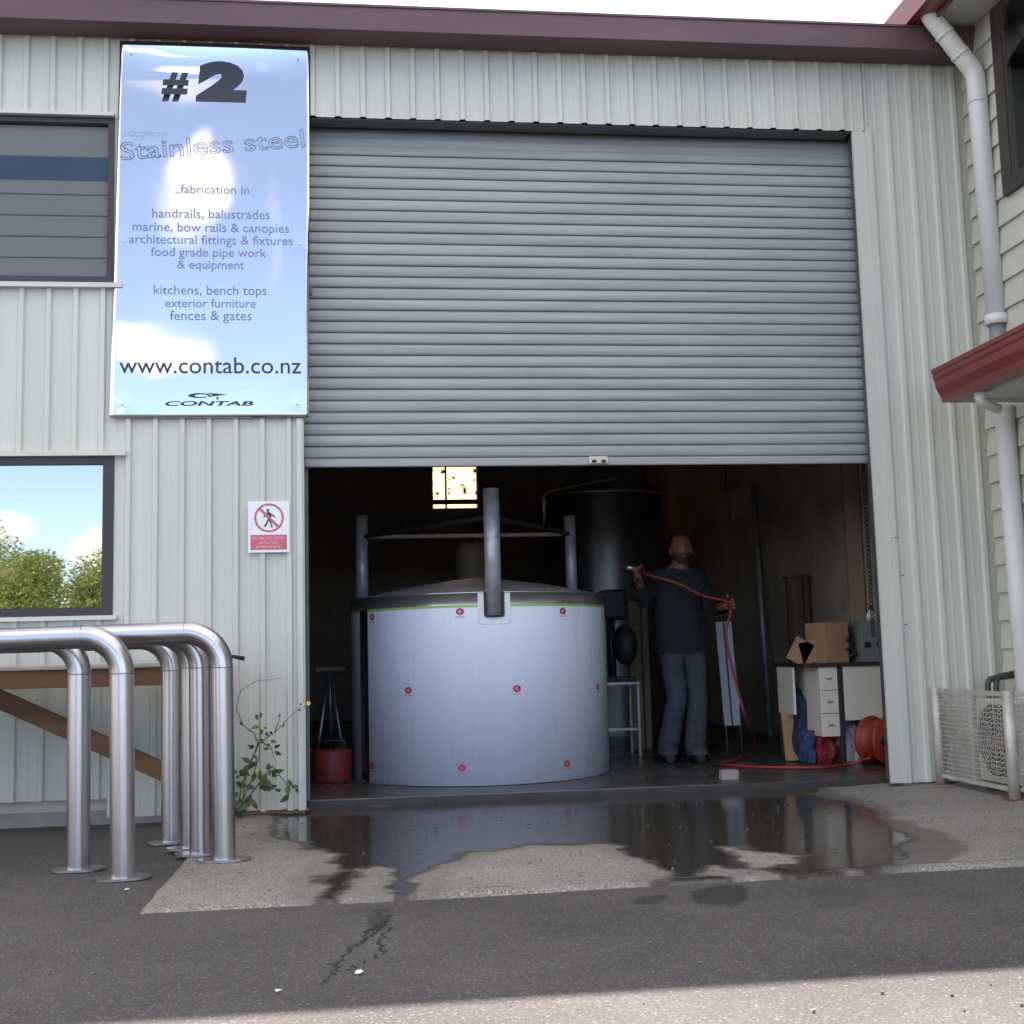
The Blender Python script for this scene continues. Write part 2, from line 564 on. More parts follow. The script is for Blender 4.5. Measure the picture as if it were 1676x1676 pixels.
def ground_mat(name, dry1, dry2, speck, wetc, rough_dry, agg, bdist):
    """mineral surface whose 'wet' attribute says where water stands"""
    ma = bpy.data.materials.new(name)
    ma.use_nodes = True
    n, l = ma.node_tree.nodes, ma.node_tree.links
    p = n['Principled BSDF']
    tc = n.new('ShaderNodeTexCoord')
    big = n.new('ShaderNodeTexNoise')
    big.inputs['Scale'].default_value = 1.2
    big.inputs['Detail'].default_value = 8
    big.inputs['Roughness'].default_value = .62
    l.new(tc.outputs['Object'], big.inputs['Vector'])
    fine = n.new('ShaderNodeTexNoise')
    fine.inputs['Scale'].default_value = agg
    fine.inputs['Detail'].default_value = 3
    l.new(tc.outputs['Object'], fine.inputs['Vector'])
    vor = n.new('ShaderNodeTexVoronoi')
    vor.inputs['Scale'].default_value = agg * 1.1
    l.new(tc.outputs['Object'], vor.inputs['Vector'])
    rp = n.new('ShaderNodeValToRGB')
    rp.color_ramp.elements[0].position = .32
    rp.color_ramp.elements[1].position = .68
    rp.color_ramp.elements[0].color = (*dry1, 1)
    rp.color_ramp.elements[1].color = (*dry2, 1)
    l.new(big.outputs['Fac'], rp.inputs['Fac'])
    r2 = n.new('ShaderNodeValToRGB')
    r2.color_ramp.elements[0].position = .36
    r2.color_ramp.elements[0].color = (.55, .55, .55, 1)
    r2.color_ramp.elements[1].position = .66
    r2.color_ramp.elements[1].color = (1.35, 1.35, 1.35, 1)
    l.new(fine.outputs['Fac'], r2.inputs['Fac'])
    mu = n.new('ShaderNodeMix')
    mu.data_type = 'RGBA'
    mu.blend_type = 'MULTIPLY'
    mu.inputs['Factor'].default_value = 1
    l.new(rp.outputs['Color'], mu.inputs['A'])
    l.new(r2.outputs['Color'], mu.inputs['B'])
    # pale stone chips
    sep = n.new('ShaderNodeSeparateColor')
    l.new(vor.outputs['Color'], sep.inputs[0])
    gt = n.new('ShaderNodeMath')
    gt.operation = 'GREATER_THAN'
    gt.inputs[1].default_value = .955
    l.new(sep.outputs[0], gt.inputs[0])
    m2 = n.new('ShaderNodeMix')
    m2.data_type = 'RGBA'
    m2.inputs['B'].default_value = (*speck, 1)
    l.new(gt.outputs[0], m2.inputs['Factor'])
    l.new(mu.outputs['Result'], m2.inputs['A'])
    at = n.new('ShaderNodeAttribute')
    at.attribute_name = 'wet'
    edge = n.new('ShaderNodeMath')
    edge.operation = 'MULTIPLY_ADD'
    edge.inputs[1].default_value = .68
    l.new(fine.outputs['Fac'], edge.inputs[0])
    l.new(at.outputs['Fac'], edge.inputs[2])
    ws = n.new('ShaderNodeMapRange')
    ws.interpolation_type = 'SMOOTHSTEP'
    ws.inputs['From Min'].default_value = .62
    ws.inputs['From Max'].default_value = 1.06
    l.new(edge.outputs[0], ws.inputs['Value'])
    m3 = n.new('ShaderNodeMix')
    m3.data_type = 'RGBA'
    m3.inputs['B'].default_value = (*wetc, 1)
    l.new(ws.outputs[0], m3.inputs['Factor'])
    l.new(m2.outputs['Result'], m3.inputs['A'])
    l.new(m3.outputs['Result'], p.inputs['Base Color'])
    # standing water only where the attribute is high
    pool = n.new('ShaderNodeMapRange')
    pool.interpolation_type = 'SMOOTHSTEP'
    pool.inputs['From Min'].default_value = .86
    pool.inputs['From Max'].default_value = 1.34
    l.new(edge.outputs[0], pool.inputs['Value'])
    rr = n.new('ShaderNodeMapRange')
    rr.inputs['To Min'].default_value = rough_dry
    rr.inputs['To Max'].default_value = .11
    l.new(pool.outputs[0], rr.inputs['Value'])
    l.new(rr.outputs[0], p.inputs['Roughness'])
    bs = n.new('ShaderNodeMapRange')
    bs.inputs['To Min'].default_value = .7
    bs.inputs['To Max'].default_value = .035
    l.new(pool.outputs[0], bs.inputs['Value'])
    bp = n.new('ShaderNodeBump')
    bp.inputs['Distance'].default_value = bdist
    l.new(bs.outputs[0], bp.inputs['Strength'])
    l.new(fine.outputs['Fac'], bp.inputs['Height'])
    l.new(bp.outputs[0], p.inputs['Normal'])
    return ma


M['asphalt'] = ground_mat('asphalt', (.048, .044, .043), (.082, .075, .072), (.14, .13, .125), (.020, .018, .017), .9, 150, .003)
M['apron'] = ground_mat('apron_concrete', (.175, .165, .148), (.25, .238, .215), (.32, .30, .27), (.042, .037, .030), .88, 120, .003)


# ------------------------------------------------------------------ wet patches (outlines on the ground, metres)
def zoomed(pts, z):
    return [on_z(480 + x * .5967, 1240 + y * .5967, z).to_2d() for x, y in pts]


WET_SLAB = [(-400, 125, 1)] and [
    (zoomed([(-60, 128), (35, 135), (215, 132), (870, 103), (1440, 75), (1450, 105), (1560, 130), (1640, 180), (1700, 230), (1640, 245), (1690, 290), (1570, 322), (1470, 335), (1400, 342), (1345, 345), (1330, 312),
             (1160, 300), (1150, 312), (1215, 355), (1090, 372), (1010, 352), (1025, 312), (925, 272), (870, 238), (640, 238), (465, 268), (430, 290), (370, 312), (325, 350), (330, 420), (262, 420), (262, 330),
             (268, 300), (215, 292), (185, 340), (135, 370), (150, 405), (80, 402), (55, 380), (72, 352), (55, 325), (105, 305), (108, 270), (20, 238), (-70, 215)], .012), 1.0),
]
DRY_ISLES = [zoomed([(1195, 248), (1290, 258), (1385, 272), (1370, 292), (1270, 300), (1205, 268)], .012)]
WET_ASPHALT = [
    (zoomed([(905, 385), (960, 372), (1035, 372), (1020, 392), (985, 402), (920, 400)], 0), .62),
    (zoomed([(1075, 365), (1150, 350), (1245, 350), (1250, 385), (1215, 412), (1170, 400), (1110, 395)], 0), .64),
    (zoomed([(1370, 350), (1480, 338), (1600, 370), (1560, 410), (1420, 415)], 0), .42),
    (zoomed([(205, 408), (270, 408), (255, 450), (250, 480), (215, 495), (195, 480), (210, 445)], 0), .62),
    (zoomed([(190, 490), (215, 490), (160, 530), (130, 560), (110, 600), (85, 605), (100, 570), (130, 530)], 0), .50),
    (zoomed([(-800, 300), (-300, 330), (-120, 440), (-250, 520), (-800, 560)], 0), .18),
]


def sdist(p, poly):
    """signed distance, positive inside"""
    x, y = p
    best = 1e9
    ins = False
    n = len(poly)
    for i in range(n):
        ax, ay = poly[i]
        bx, by = poly[(i + 1) % n]
        dx, dy = bx - ax, by - ay
        t = max(0, min(1, ((x - ax) * dx + (y - ay) * dy) / (dx * dx + dy * dy + 1e-12)))
        q = (ax + dx * t - x) ** 2 + (ay + dy * t - y) ** 2
        if q < best:
            best = q
        if (ay > y) != (by > y) and x < (bx - ax) * (y - ay) / (by - ay + 1e-15) + ax:
            ins = not ins
    return math.sqrt(best) * (1 if ins else -1)


def bounds(poly, m_=.35):
    xs, ys = [p[0] for p in poly], [p[1] for p in poly]
    return min(xs) - m_, max(xs) + m_, min(ys) - m_, max(ys) + m_


def wet_at(x, y, polys, dry=(), soft=.05, amp=.055):
    nz = noise.fractal(Vector((x * 5, y * 5, 1.3)), 1.0, 2.0, 4) * amp * 1.25 + noise.fractal(Vector((x * 22, y * 22, 1.3)), 1.0, 2.0, 2) * amp * .45
    w = 0
    for poly, amt, bb, grow in polys:
        if bb[0] < x < bb[1] and bb[2] < y < bb[3]:
            d = sdist((x, y), poly) + nz + grow
            w = max(w, amt * max(0, min(1, .5 + d / (2 * soft))))
    for poly in dry:
        d = sdist((x, y), poly) + nz
        w *= 1 - max(0, min(1, .5 + d / (2 * soft)))
    return w


def grid_sheet(name, xs, ys, zf, wetf, material):
    nx, ny = len(xs), len(ys)
    v = [(x, y, zf(x, y)) for y in ys for x in xs]
    f = [(j * nx + i, j * nx + i + 1, (j + 1) * nx + i + 1, (j + 1) * nx + i) for j in range(ny - 1) for i in range(nx - 1)]
    me = bpy.data.meshes.new(name)
    me.from_pydata(v, [], f)
    at = me.attributes.new('wet', 'FLOAT', 'POINT')
    at.data.foreach_set('value', [wetf(p[0], p[1]) for p in v])
    me.materials.append(material)
    me.polygons.foreach_set('use_smooth', [True] * len(f))
    me.update()
    return link(name, me)


def frange(a, b, s):
    n = max(1, round((b - a) / s))
    return [a + (b - a) * i / n for i in range(n + 1)]


# asphalt yard, one sheet out to the horizon
wa = [(p, a, bounds(p), 0) for p, a in WET_ASPHALT]
gx = [-300, -120, -50, -20, -8] + frange(-3.2, 4.4, .028) + [8, 20, 50, 120, 300]
gy = [-300, -120, -50, -20, -9] + frange(-6.4, 0.0, .028) + [3, 10, 30, 100, 300]
ground = grid_sheet('asphalt_yard', gx, gy, lambda x, y: -.004 + (noise.noise(Vector((x * .8, y * .8, 0))) * .004 if abs(x) < 5 and -6.4 < y < -.2 else -.004),
                    lambda x, y: wet_at(x, y, wa, (), .025, .03) if -3 < x < 4.4 and -6.4 < y < .1 else 0, M['asphalt'])
tag(ground, kind='structure')

# concrete apron in front of the door
sx0 = -.44
DAMP = zoomed([(1430, 60), (1560, 110), (1690, 170), (1900, 240), (1800, 300), (1560, 335), (1340, 350), (1300, 200)], .012)
ws_ = [(p, a, bounds(p), 0) for p, a in WET_SLAB] + [(p, .40, bounds(p), .13) for p, a in WET_SLAB] + [(DAMP, .52, bounds(DAMP), 0)]
ax = [sx0 - .03] + frange(sx0, 4.26, .018)
ay = [-2.62] + frange(-2.585, .195, .018)


def apron_z(x, y):
    z = .012 + noise.noise(Vector((x * 1.3, y * 1.3, 4))) * .0035
    if x > 3.3:
        z += .024 * min(1, (x - 3.3) / .5)
    if x < sx0 - .001 or y < -2.60:
        z = -.03
    return z


def wob(o):
    for v in o.data.vertices:
        if v.co.y < -2.5:
            v.co.y += noise.noise(Vector((v.co.x * 2.2, 9, 0))) * .012 + noise.noise(Vector((v.co.x * 14, 3, 0))) * .006 + (v.co.x - sx0) * .022
        if v.co.x < sx0 + .03:
            v.co.x += noise.noise(Vector((v.co.y * 6, 2, 0))) * .012


apron = grid_sheet('concrete_apron', ax, ay, apron_z, lambda x, y: wet_at(x, y, ws_, DRY_ISLES, .06), M['apron'])
wob(apron)
tag(apron, kind='structure')

# workshop floor slab, a small step up
FZ = .06
mb = MB()
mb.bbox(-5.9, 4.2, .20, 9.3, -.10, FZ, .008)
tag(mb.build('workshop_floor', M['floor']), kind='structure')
mb = MB()
mb.ext([(.197, -.05), (.1995, -.05), (.1995, FZ - .009), (.197, FZ - .010)], 'x', .002, 3.58)
tag(mb.build('kerb_face', M['wet_kerb']), kind='structure')

# ------------------------------------------------------------------ the workshop building
W0, W1, HEAD = 0.0, 3.584, 4.16
bld = thing('workshop_building', 'pale ribbed steel workshop with maroon gutter and half open roller door', 'building', (1.8, 0, 0))
PITCHR, PH = .1525, -.076


def clad(mb, x0, x1, z0, z1):
    prof = [(x0, 0.0)]
    k = math.floor((x0 - PH) / PITCHR) - 1
    while True:
        c = PH + k * PITCHR
        k += 1
        if c - .024 > x1:
            break
        for dx, y in ((-.022, 0.0), (-.012, -.020), (.012, -.020), (.022, 0.0)):
            if x0 < c + dx < x1:
                prof.append((c + dx, y))
        # faint swage between the ribs
        mid = c + PITCHR / 2
        for dx, y in ((-.012, 0.0), (0, -.0022), (.012, 0.0)):
            if x0 < mid + dx < x1:
                prof.append((mid + dx, y))
    prof.append((x1, 0.0))
    mb.ext(prof, 'z', z0, z1, closed=False)


UW = (-2.62, -1.090, 3.095, 4.115)
LW = (-2.62, -1.070, 1.156, 2.072)
LEFT = -6.2
mb = MB()
clad(mb, UW[1], W0, .03, 4.74)
clad(mb, UW[0], UW[1], UW[3], 4.74)
clad(mb, UW[0], UW[1], LW[3], UW[2])
clad(mb, UW[0], UW[1], .134, LW[2])
clad(mb, LEFT, UW[0], .134, 4.74)
clad(mb, W0, W1, HEAD, 4.74)
clad(mb, W1, 4.27, .045, 4.74)
front = mb.build('front_wall', M['clad'], bld)
# lining behind the sheet keeps the inside dark
mb = MB()
for x0, x1, z0, z1 in ((LEFT, W0, -.05, LW[2]), (LEFT, UW[0], LW[2], 4.74), (UW[1] + .0, W0, LW[2], 4.74), (UW[0], UW[1], LW[3], UW[2]), (UW[0], UW[1], UW[3], 4.74), (W0, W1, HEAD + .15, 4.74), (W1, 4.27, -.05, 4.74)):
    mb.box(x0, x1, .03, .09, z0, z1)
mb.build('wall_lining', M['inner'], bld)
mb = MB()
mb.box(LEFT, -.50, .004, .028, -.05, .068)
mb.build('plinth', M['concrete'], bld)
mb = MB()
for x in frange(-.42, -.02, .05):
    mb.box(x, x + .05, -.004, .0, .022 + rnd.random() * .004, .034 + rnd.random() * .006)
mb.build('rusty_bottom_edge', M['rust'], bld)

# flashings
for b in (
(UW[0] - .05, UW[1] + .002, -.045, -.001, UW[3], UW[3] + .022),
(UW[0] - .05, UW[1] + .06, -.045, -.001, UW[2] - .028, UW[2]),
(LW[0] - .05, LW[1] + .072, -.048, -.001, LW[3], LW[3] + .028),
(LW[0] - .05, LW[1] + .03, -.050, -.001, LW[2] - .024, LW[2])):
    MB().box(*b).build('window_flashing', M['trim'], bld)
for b in ((W1 - .005, W1 + .035, -.026, -.0015, .045, HEAD + .02), (W0 - .030, W0 + .0004, -.026, -.0015, .03, 2.29)):
    MB().box(*b).build('door_flashing', M['trim'], bld)
MB().box(W0 + .013, W1 - .089, .012, .128, HEAD - .006, HEAD - .001).build('door_head', M['galv_dark'], bld)
for b in ((W1 - .088, W1 - .0055, -.014, .010, .046, HEAD - .007), (W0 + .0005, W0 + .012, -.014, .002, .031, HEAD - .007)):
    MB().box(*b).build('door_reveal', M['trim'], bld)
for px_, py_ in ((1466, 880), (1478, 942), (1483, 1022), (1425, 880)):
    p = on_y(px_, py_, -.026)
    MB().ball(p, (.007, .003, .005), 8, 5).build('wall_fixing', M['debris'], bld)


def window(nm, x0, x1, z0, z1, fw, y=-.012):
    mb = MB()
    mb.box(x0, x1, y, .075, z1 - fw[0], z1)
    mb.box(x0, x1, y, .075, z0, z0 + fw[1])
    mb.box(x1 - fw[2], x1, y + .0005, .075, z0 + fw[1], z1 - fw[0])
    mb.box(x0, x0 + fw[2], y + .0005, .075, z0 + fw[1], z1 - fw[0])
    return mb.build('window', M['bronze'], bld)


w1 = window('w', *UW, (.035, .045, .035))
w2 = window('w', *LW, (.045, .050, .062))
mb = MB()
mb.box(UW[0] + .03, UW[1] - .03, .020, .026, UW[2] + .04, UW[3] - .03)
mb.build('pane', M['glass'], w1)
mb = MB()
mb.box(LW[0] + .05, LW[1] - .06, .012, .018, LW[2] + .045, LW[3] - .04)
mb.build('pane', M['glass_mirror'], w2)
# blind behind the upper window
mb = MB()
z = UW[2] + .045
i = 0
while z < UW[3] - .30:
    mb.ext([(.050, z), (.042, z + .004), (.050, z + .126), (.056, z + .126)], 'x', UW[0] + .04, UW[1] - .045)
    z += .129
mb.build('blind', M['blind'], w1)
mb = MB()
mb.box(UW[0] + .04, UW[1] - .04, .040, .058, 3.745, 3.885)
mb.build('blind_band', M['blind_blue'], w1)
mb = MB()
mb.box(UW[0] + .04, UW[1] - .04, .044, .058, 3.89, UW[3] - .035)
mb.build('blind_head', M['blind'], w1)

# roller door
RD = .14
zb = on_y(950, 762, RD).z
SP = .0705
prof = []
z = zb + .05
while z < 4.02:
    for t, y in ((0, .000), (.04, .014), (.10, .014), (.14, .000), (.25, -.004), (.5, -.006), (.75, -.004), (.9, -.001)):
        prof.append((RD + y, z + t * SP))
    z += SP
ztop = z
prof.append((RD + .003, ztop))
for k in range(1, 14):
    a = k / 13 * PI * .9
    prof.append((RD + .2 - .2 * math.cos(a), ztop + .2 * math.sin(a)))
mb = MB()
mb.ext(prof, 'x', W0 + .008, W1 - .012, closed=False, smooth=False)
door = mb.build('roller_door', M['galv'], bld)
mb = MB()
mb.bbox(W0 + .008, W1 - .012, RD - .012, RD + .02, zb, zb + .049, .006)
mb.build('bottom_rail', M['galv'], door)
mb = MB()
lp = on_y(980, 755, RD - .03)
mb.bbox(lp.x - .06, lp.x + .06, RD - .034, RD - .013, zb + .006, zb + .052, .006)
mb.build('latch', M['ac'], door)
for sx in (-.03, .03):
    MB().bbox(lp.x + sx - .014, lp.x + sx + .014, RD - .038, RD - .0345, zb + .012, zb + .030, .002).build('latch_slot', M['black_steel'], door)
mb = MB()
hp = on_y(510, 480, RD - .02)
mb.bbox(W0 + .008, W0 + .06, RD - .03, RD - .012, 3.08, 3.13, .004)
mb.build('lock_bar_end', M['galv_dark'], door)
mb = MB()
for x0, x1 in ((W0 + .0065, W0 + .025), (W1 - .07, W1 - .0065)):
    MB().box(x0, x1, (.03 if x0 > 1 else RD + .03), (.10 if x0 > 1 else RD + .10), FZ + .0, HEAD - .01).build('door_guide', M['galv_dark'], bld)

# gutter and roof
GY = -.22
mb = MB()
gp = [(GY, 4.612), (GY - .004, 4.66), (GY - .010, 4.75), (GY - .018, 4.752), (GY - .018, 4.766), (GY + .006, 4.768), (GY + .02, 4.75), (GY + .02, 4.63), (-.03, 4.63), (-.03, 4.74), (-.0225, 4.74), (-.0225, 4.612)]
mb.ext(gp, 'x', LEFT - .1, 4.262)
mb.build('gutter', M['gutter'], bld)
mb = MB()
rp_ = [(-.10, 4.775), (4.7, 5.55), (9.6, 4.775), (9.6, 4.745), (4.7, 5.52), (-.10, 4.745)]
mb.ext(rp_, 'x', LEFT - .1, 4.268)
mb.build('roof', M['roof'], bld)
for x0, x1 in ((LEFT, LEFT + .08), (4.20, 4.265)):
    mb = MB()
    mb.ext([(.09, -.05), (9.4, -.05), (9.4, 4.77), (4.7, 5.53), (.0901, 4.79)], 'x', x0, x1)
    mb.build('side_wall', M['inner'], bld)
BW = (1.29, 1.89, 2.87, 3.50)
mb = MB()
mb.box(LEFT, BW[0], 9.3, 9.4, -.05, 5.0)
mb.box(BW[1], 4.27, 9.3, 9.4, -.05, 5.0)
mb.box(BW[0], BW[1], 9.3, 9.4, -.05, 2.87)
mb.box(BW[0], BW[1], 9.3, 9.4, BW[3], 5.0)
mb.build('back_wall', M['inner'], bld)
mb = MB()
mb.ext([(LEFT, 4.74), (4.27, 4.74), (4.27, 5.0), (LEFT, 5.0)], 'y', .1, .12)
bwf = MB()
bwf.box(1.452, 1.478, 9.27, 9.33, BW[2], BW[3])
bwf.box(BW[0], BW[1], 9.271, 9.329, 2.92, 2.985)
bw_ = bwf.build('back_window', M['black_steel'], bld)
mb = MB()
mb.box(BW[0], BW[1], 9.34, 9.345, BW[2], BW[3])
mb.build('back_pane', M['sheet'], bw_)
for y in (2.2, 4.7, 7.2):
    zz = 4.75 + (.775 - abs(y - 4.7) / 4.8 * .775) - .18
    MB().box(LEFT + .1, 4.19, y - .05, y + .05, min(zz, 4.9) - .25, min(zz, 4.9)).build('roof_beam', M['inner_roof'], bld)
# pale ply lining beside the door opening
mb = MB()
a_, b_ = on_y(1387, 900, 1.85), on_y(1432, 900, 1.85)
mb.bbox(a_.x, 4.19, 1.85, 1.90, FZ, 4.3, .004)
mb.build('ply_lining', M['ply'], bld)
mb = MB()
cx_ = on_y(1421, 900, .5).x
zc = .95
while zc < 3.2:
    mb.tube([(cx_ + .010 * math.cos(t), .5, zc + .017 * math.sin(t)) for t in [2 * PI * k / 8 for k in range(9)]], .004, 5, False)
    zc += .028
mb.build('door_chain', M['black_steel'], bld)

# ------------------------------------------------------------------ the neighbouring building on the right
nb = thing('neighbouring_building', 'weatherboard building with dark window and red lean-to gutter', 'building', (4.6, -2.5, 0))
WX = 4.27
NEAR = -6.4
BH = .171
mb = MB()
z = -.02
while z < 4.70:
    z1_ = min(z + BH, 4.78)
    mb.ext([(WX, z), (WX - .030, z), (WX - .030, z + .012), (WX - .010, z1_ + .012), (WX, z1_ + .012)], 'y', NEAR, -.034 - (.004 if int(z * 100) % 2 else 0))
    z += BH
mb.build('weatherboard_wall', M['board'], nb)
mb = MB()
mb.box(WX + .001, WX + 4, NEAR, 9.4, -.05, 4.78)
mb.build('wall_core', M['board'], nb)
# window
NW0, NW1, NWZ = -.47, -1.9, (3.555, 4.74)
mb = MB()
fx = WX - .045
for y0, y1, z0, z1 in ((NW1, NW0, NWZ[0], NWZ[0] + .09), (NW1, NW0, NWZ[1] - .06, NWZ[1]), (NW0 - .11, NW0, NWZ[0] + .09, NWZ[1] - .06), (NW1, NW1 + .1, NWZ[0] + .09, NWZ[1] - .06)):
    mb.box(fx, WX - .002, y0, y1, z0, z1)
mb.box(fx + .004, WX - .002, NW0 - .145, NW0 - .11, NWZ[0] + .09, NWZ[1] - .06)
nw = mb.build('window', M['bronze'], nb)
mb = MB()
mb.box(WX - .040, WX - .036, NW1 + .1, NW0 - .146, NWZ[0] + .09, NWZ[1] - .06)
mb.build('pane', M['glass'], nw)
mb = MB()
mb.box(WX - .035, WX - .032, NW1 + .1, NW0 - .20, NWZ[0] + .09, NWZ[1] - .06)
mb.build('blind', M['soffit'], nw)

# upper gutter and eaves
UGX = 3.80
mb = MB()
ug = [(UGX, 4.775), (UGX - .006, 4.83), (UGX - .014, 4.90), (UGX - .014, 4.93), (UGX + .02, 4.93), (UGX + .02, 4.795), (UGX + .12, 4.795), (UGX + .12, 4.90), (UGX + .128, 4.90), (UGX + .128, 4.775)]
mb.ext(ug, 'y', NEAR, .06)
mb.build('upper_gutter', M['awning'], nb)
mb = MB()
mb.box(UGX + .13, UGX + .145, NEAR, -.03, 4.745, 4.92)
mb.build('fascia_board', M['gutter'], nb)
mb = MB()
mb.box(UGX + .146, WX + .1, NEAR, .05, 4.785, 4.80)
mb.build('soffit', M['soffit'], nb)
mb = MB()
mb.ext([(UGX + .02, 4.91), (WX + 4, 6.0), (WX + 4, 6.04), (UGX + .02, 4.95)], 'y', NEAR, 9.4)
mb.build('roof', M['roof'], nb)


def bend_path(pts, rad, seg=6):
    pts = [Vector(p) for p in pts]
    out = [pts[0]]
    for i in range(1, len(pts) - 1):
        a, b, c = pts[i - 1], pts[i], pts[i + 1]
        d1, d2 = (a - b).normalized(), (c - b).normalized()
        ang = d1.angle(d2)
        t = min(rad / math.tan(ang / 2), (a - b).length * .49, (c - b).length * .49)
        p1, p2 = b + d1 * t, b + d2 * t
        for k in range(seg + 1):
            u = k / seg
            out.append(p1 * (1 - u) ** 2 + b * 2 * u * (1 - u) + p2 * u * u)
    out.append(pts[-1])
    return out


PY = -.32
pt = [on_y(1597, 135, PY), on_y(1524, 28, PY), on_y(1512, -30, PY), on_y(1631, 520, PY), on_y(1640, 560, PY)]
PR = .058
pipe_x = (pt[0].x + pt[3].x) / 2
path = [Vector((pt[3].x, PY, 2.80)), pt[0] + Vector((0, 0, .06)), pt[1], Vector((pt[1].x - .01, PY, 4.80))]
mb = MB()
mb.tube(bend_path(path, .16, 8), PR, 20)
dp = mb.build('downpipe', M['pvc'], nb)
up_v = (path[1] - path[0]).normalized()
dg = (path[2] - path[1]).normalized()
for c0, c1, r_ in ((Vector((pt[3].x, PY, 2.80)), Vector((pt[3].x, PY, 2.86)), .012), (path[1] - up_v * .20, path[1] - up_v * .17, .004), (path[1] + dg * .14, path[1] + dg * .16, .004), (path[1] + dg * .30, path[1] + dg * .32, .004)):
    MB().tube([c0, c1], PR + r_, 20).build('pipe_socket', M['pvc'], dp)
mb = MB()
mb.tube([(pt[3].x, PY, 2.60), (pt[3].x, PY, 2.80)], PR - .010, 20)
mb.build('pipe_collar', M['grey_pvc'], dp)

# lean-to roof with red gutter
AGX, AY = 3.65, -.58
mb = MB()
ag = [(AGX + .045, 2.262), (AGX + .035, 2.30), (AGX + .010, 2.345), (AGX + .004, 2.385), (AGX - .004, 2.40), (AGX - .004, 2.425), (AGX - .012, 2.43), (AGX - .012, 2.455), (AGX + .012, 2.455), (AGX + .03, 2.40), (AGX + .07, 2.28), (AGX + .15, 2.28), (AGX + .15, 2.42), (AGX + .16, 2.42), (AGX + .16, 2.262)]
mb.ext(ag, 'y', NEAR, AY)
mb.build('lower_gutter', M['awning'], nb)
mb = MB()
mb.ext([(AGX + .03, 2.44), (WX - .032, 2.62), (WX - .032, 2.645), (AGX + .03, 2.465)], 'y', NEAR, AY + .02)
mb.build('awning_roof', M['galv_dark'], nb)
mb = MB()
mb.beam((AGX + .04, AY + .035, 2.475), (WX - .032, AY + .035, 2.665), .03, .02)
mb.build('barge_flashing', M['trim'], nb)
mb = MB()
mb.box(AGX + .165, WX - .032, NEAR, AY - .02, 2.285, 2.30)
mb.build('awning_soffit', M['soffit'], nb)
mb = MB()
mb.box(AGX + .165, WX - .032, AY - .018, AY + .0, 2.262, 2.47)
mb.build('awning_end_board', M['trim'], nb)
LP = Vector((4.195, -.36, 0))
mb = MB()
mb.tube([(LP.x, LP.y - .02, .03), (LP.x, LP.y, 2.284)], PR, 20)
mb.build('downpipe', M['pvc'], nb)
mb = MB()
q = Vector((3.80, -.85, 2.235))
mb.tube(bend_path([(q.x - .02, q.y, 2.29), (q.x - .02, q.y, q.z - .02), (q.x + .14, q.y + .10, q.z - .045)], .04, 5), .028, 14)
ob_ = mb.build('outlet_bend', M['pvc'], nb)
MB().tube([(q.x - .02, q.y, 2.245), (q.x - .02, q.y, 2.268)], .033, 14).build('pipe_socket', M['pvc'], ob_)

# ------------------------------------------------------------------ text
def text_part(s, x0, x1, zbase, y, material, parent, name='lettering', h=None, shear=0, bold=0.0, outline=0.0, rot=0.0):
    cu = bpy.data.curves.new('t', 'FONT')
    cu.body = s
    cu.size = 1
    cu.shear = shear
    cu.offset = bold
    cu.resolution_u = 4
    if outline:
        cu.fill_mode = 'NONE'
        cu.bevel_depth = outline
        cu.bevel_resolution = 0
    to = bpy.data.objects.new('t', cu)
    COL.objects.link(to)
    dg_ = bpy.context.evaluated_depsgraph_get()
    me = bpy.data.meshes.new_from_object(to.evaluated_get(dg_))
    bpy.data.objects.remove(to)
    bpy.data.curves.remove(cu)
    xs = [v.co.x for v in me.vertices]
    ys = [v.co.y for v in me.vertices]
    k = (x1 - x0) / (max(xs) - min(xs))
    kz = k if h is None else h / (max(ys) - (0 if min(ys) < -.05 and not outline else min(ys)))
    mx = min(xs)
    cr, sr = math.cos(rot), math.sin(rot)
    for v in me.vertices:
        u, w = (v.co.x - mx) * k, v.co.y * kz
        v.co = (x0 + u * cr - w * sr, y - v.co.z * k * .3, zbase + u * sr + w * cr)
    me.materials.clear()
    me.materials.append(material)
    o = link(name, me, parent)
    return o


# ------------------------------------------------------------------ polished steel shop sign
SY = -.034
sign = thing('shop_sign', 'tall mirror polished steel sign headed #2 beside the roller door', 'sign', (-.52, SY, 2.29))
nx_, nz_ = 46, 92
SZ0, SZ1 = 2.292, 4.582


def sign_pt(u, w):
    x = (-1.094 + .035 * w) * (1 - u) + (.043 + .018 * w) * u
    z = SZ0 + (SZ1 - SZ0) * w
    # the sheet is oil-canned between its screws
    b = .010 * math.sin(PI * u) * math.sin(PI * w * 1.0) * .25
    b += .0042 * noise.noise(Vector((u * 1.6, w * 3.1, 7.2))) * math.sin(PI * u) * math.sin(PI * w) ** .5
    b += .0012 * noise.noise(Vector((u * 3.4, w * 6.0, 2.2)))
    edge = max(0, w - .90) / .10
    b += .021 * edge * edge * (.55 + .45 * math.sin(PI * (u * .9 + .05)))
    for su, sw in ((.06, .035), (.94, .035), (.05, .46), (.95, .46), (.06, .965), (.94, .965)):
        d2 = ((u - su) * 1.12) ** 2 + ((w - sw) * 2.29) ** 2
        b -= .0013 * math.exp(-d2 / .0022)
    return Vector((x, SY - b, z))


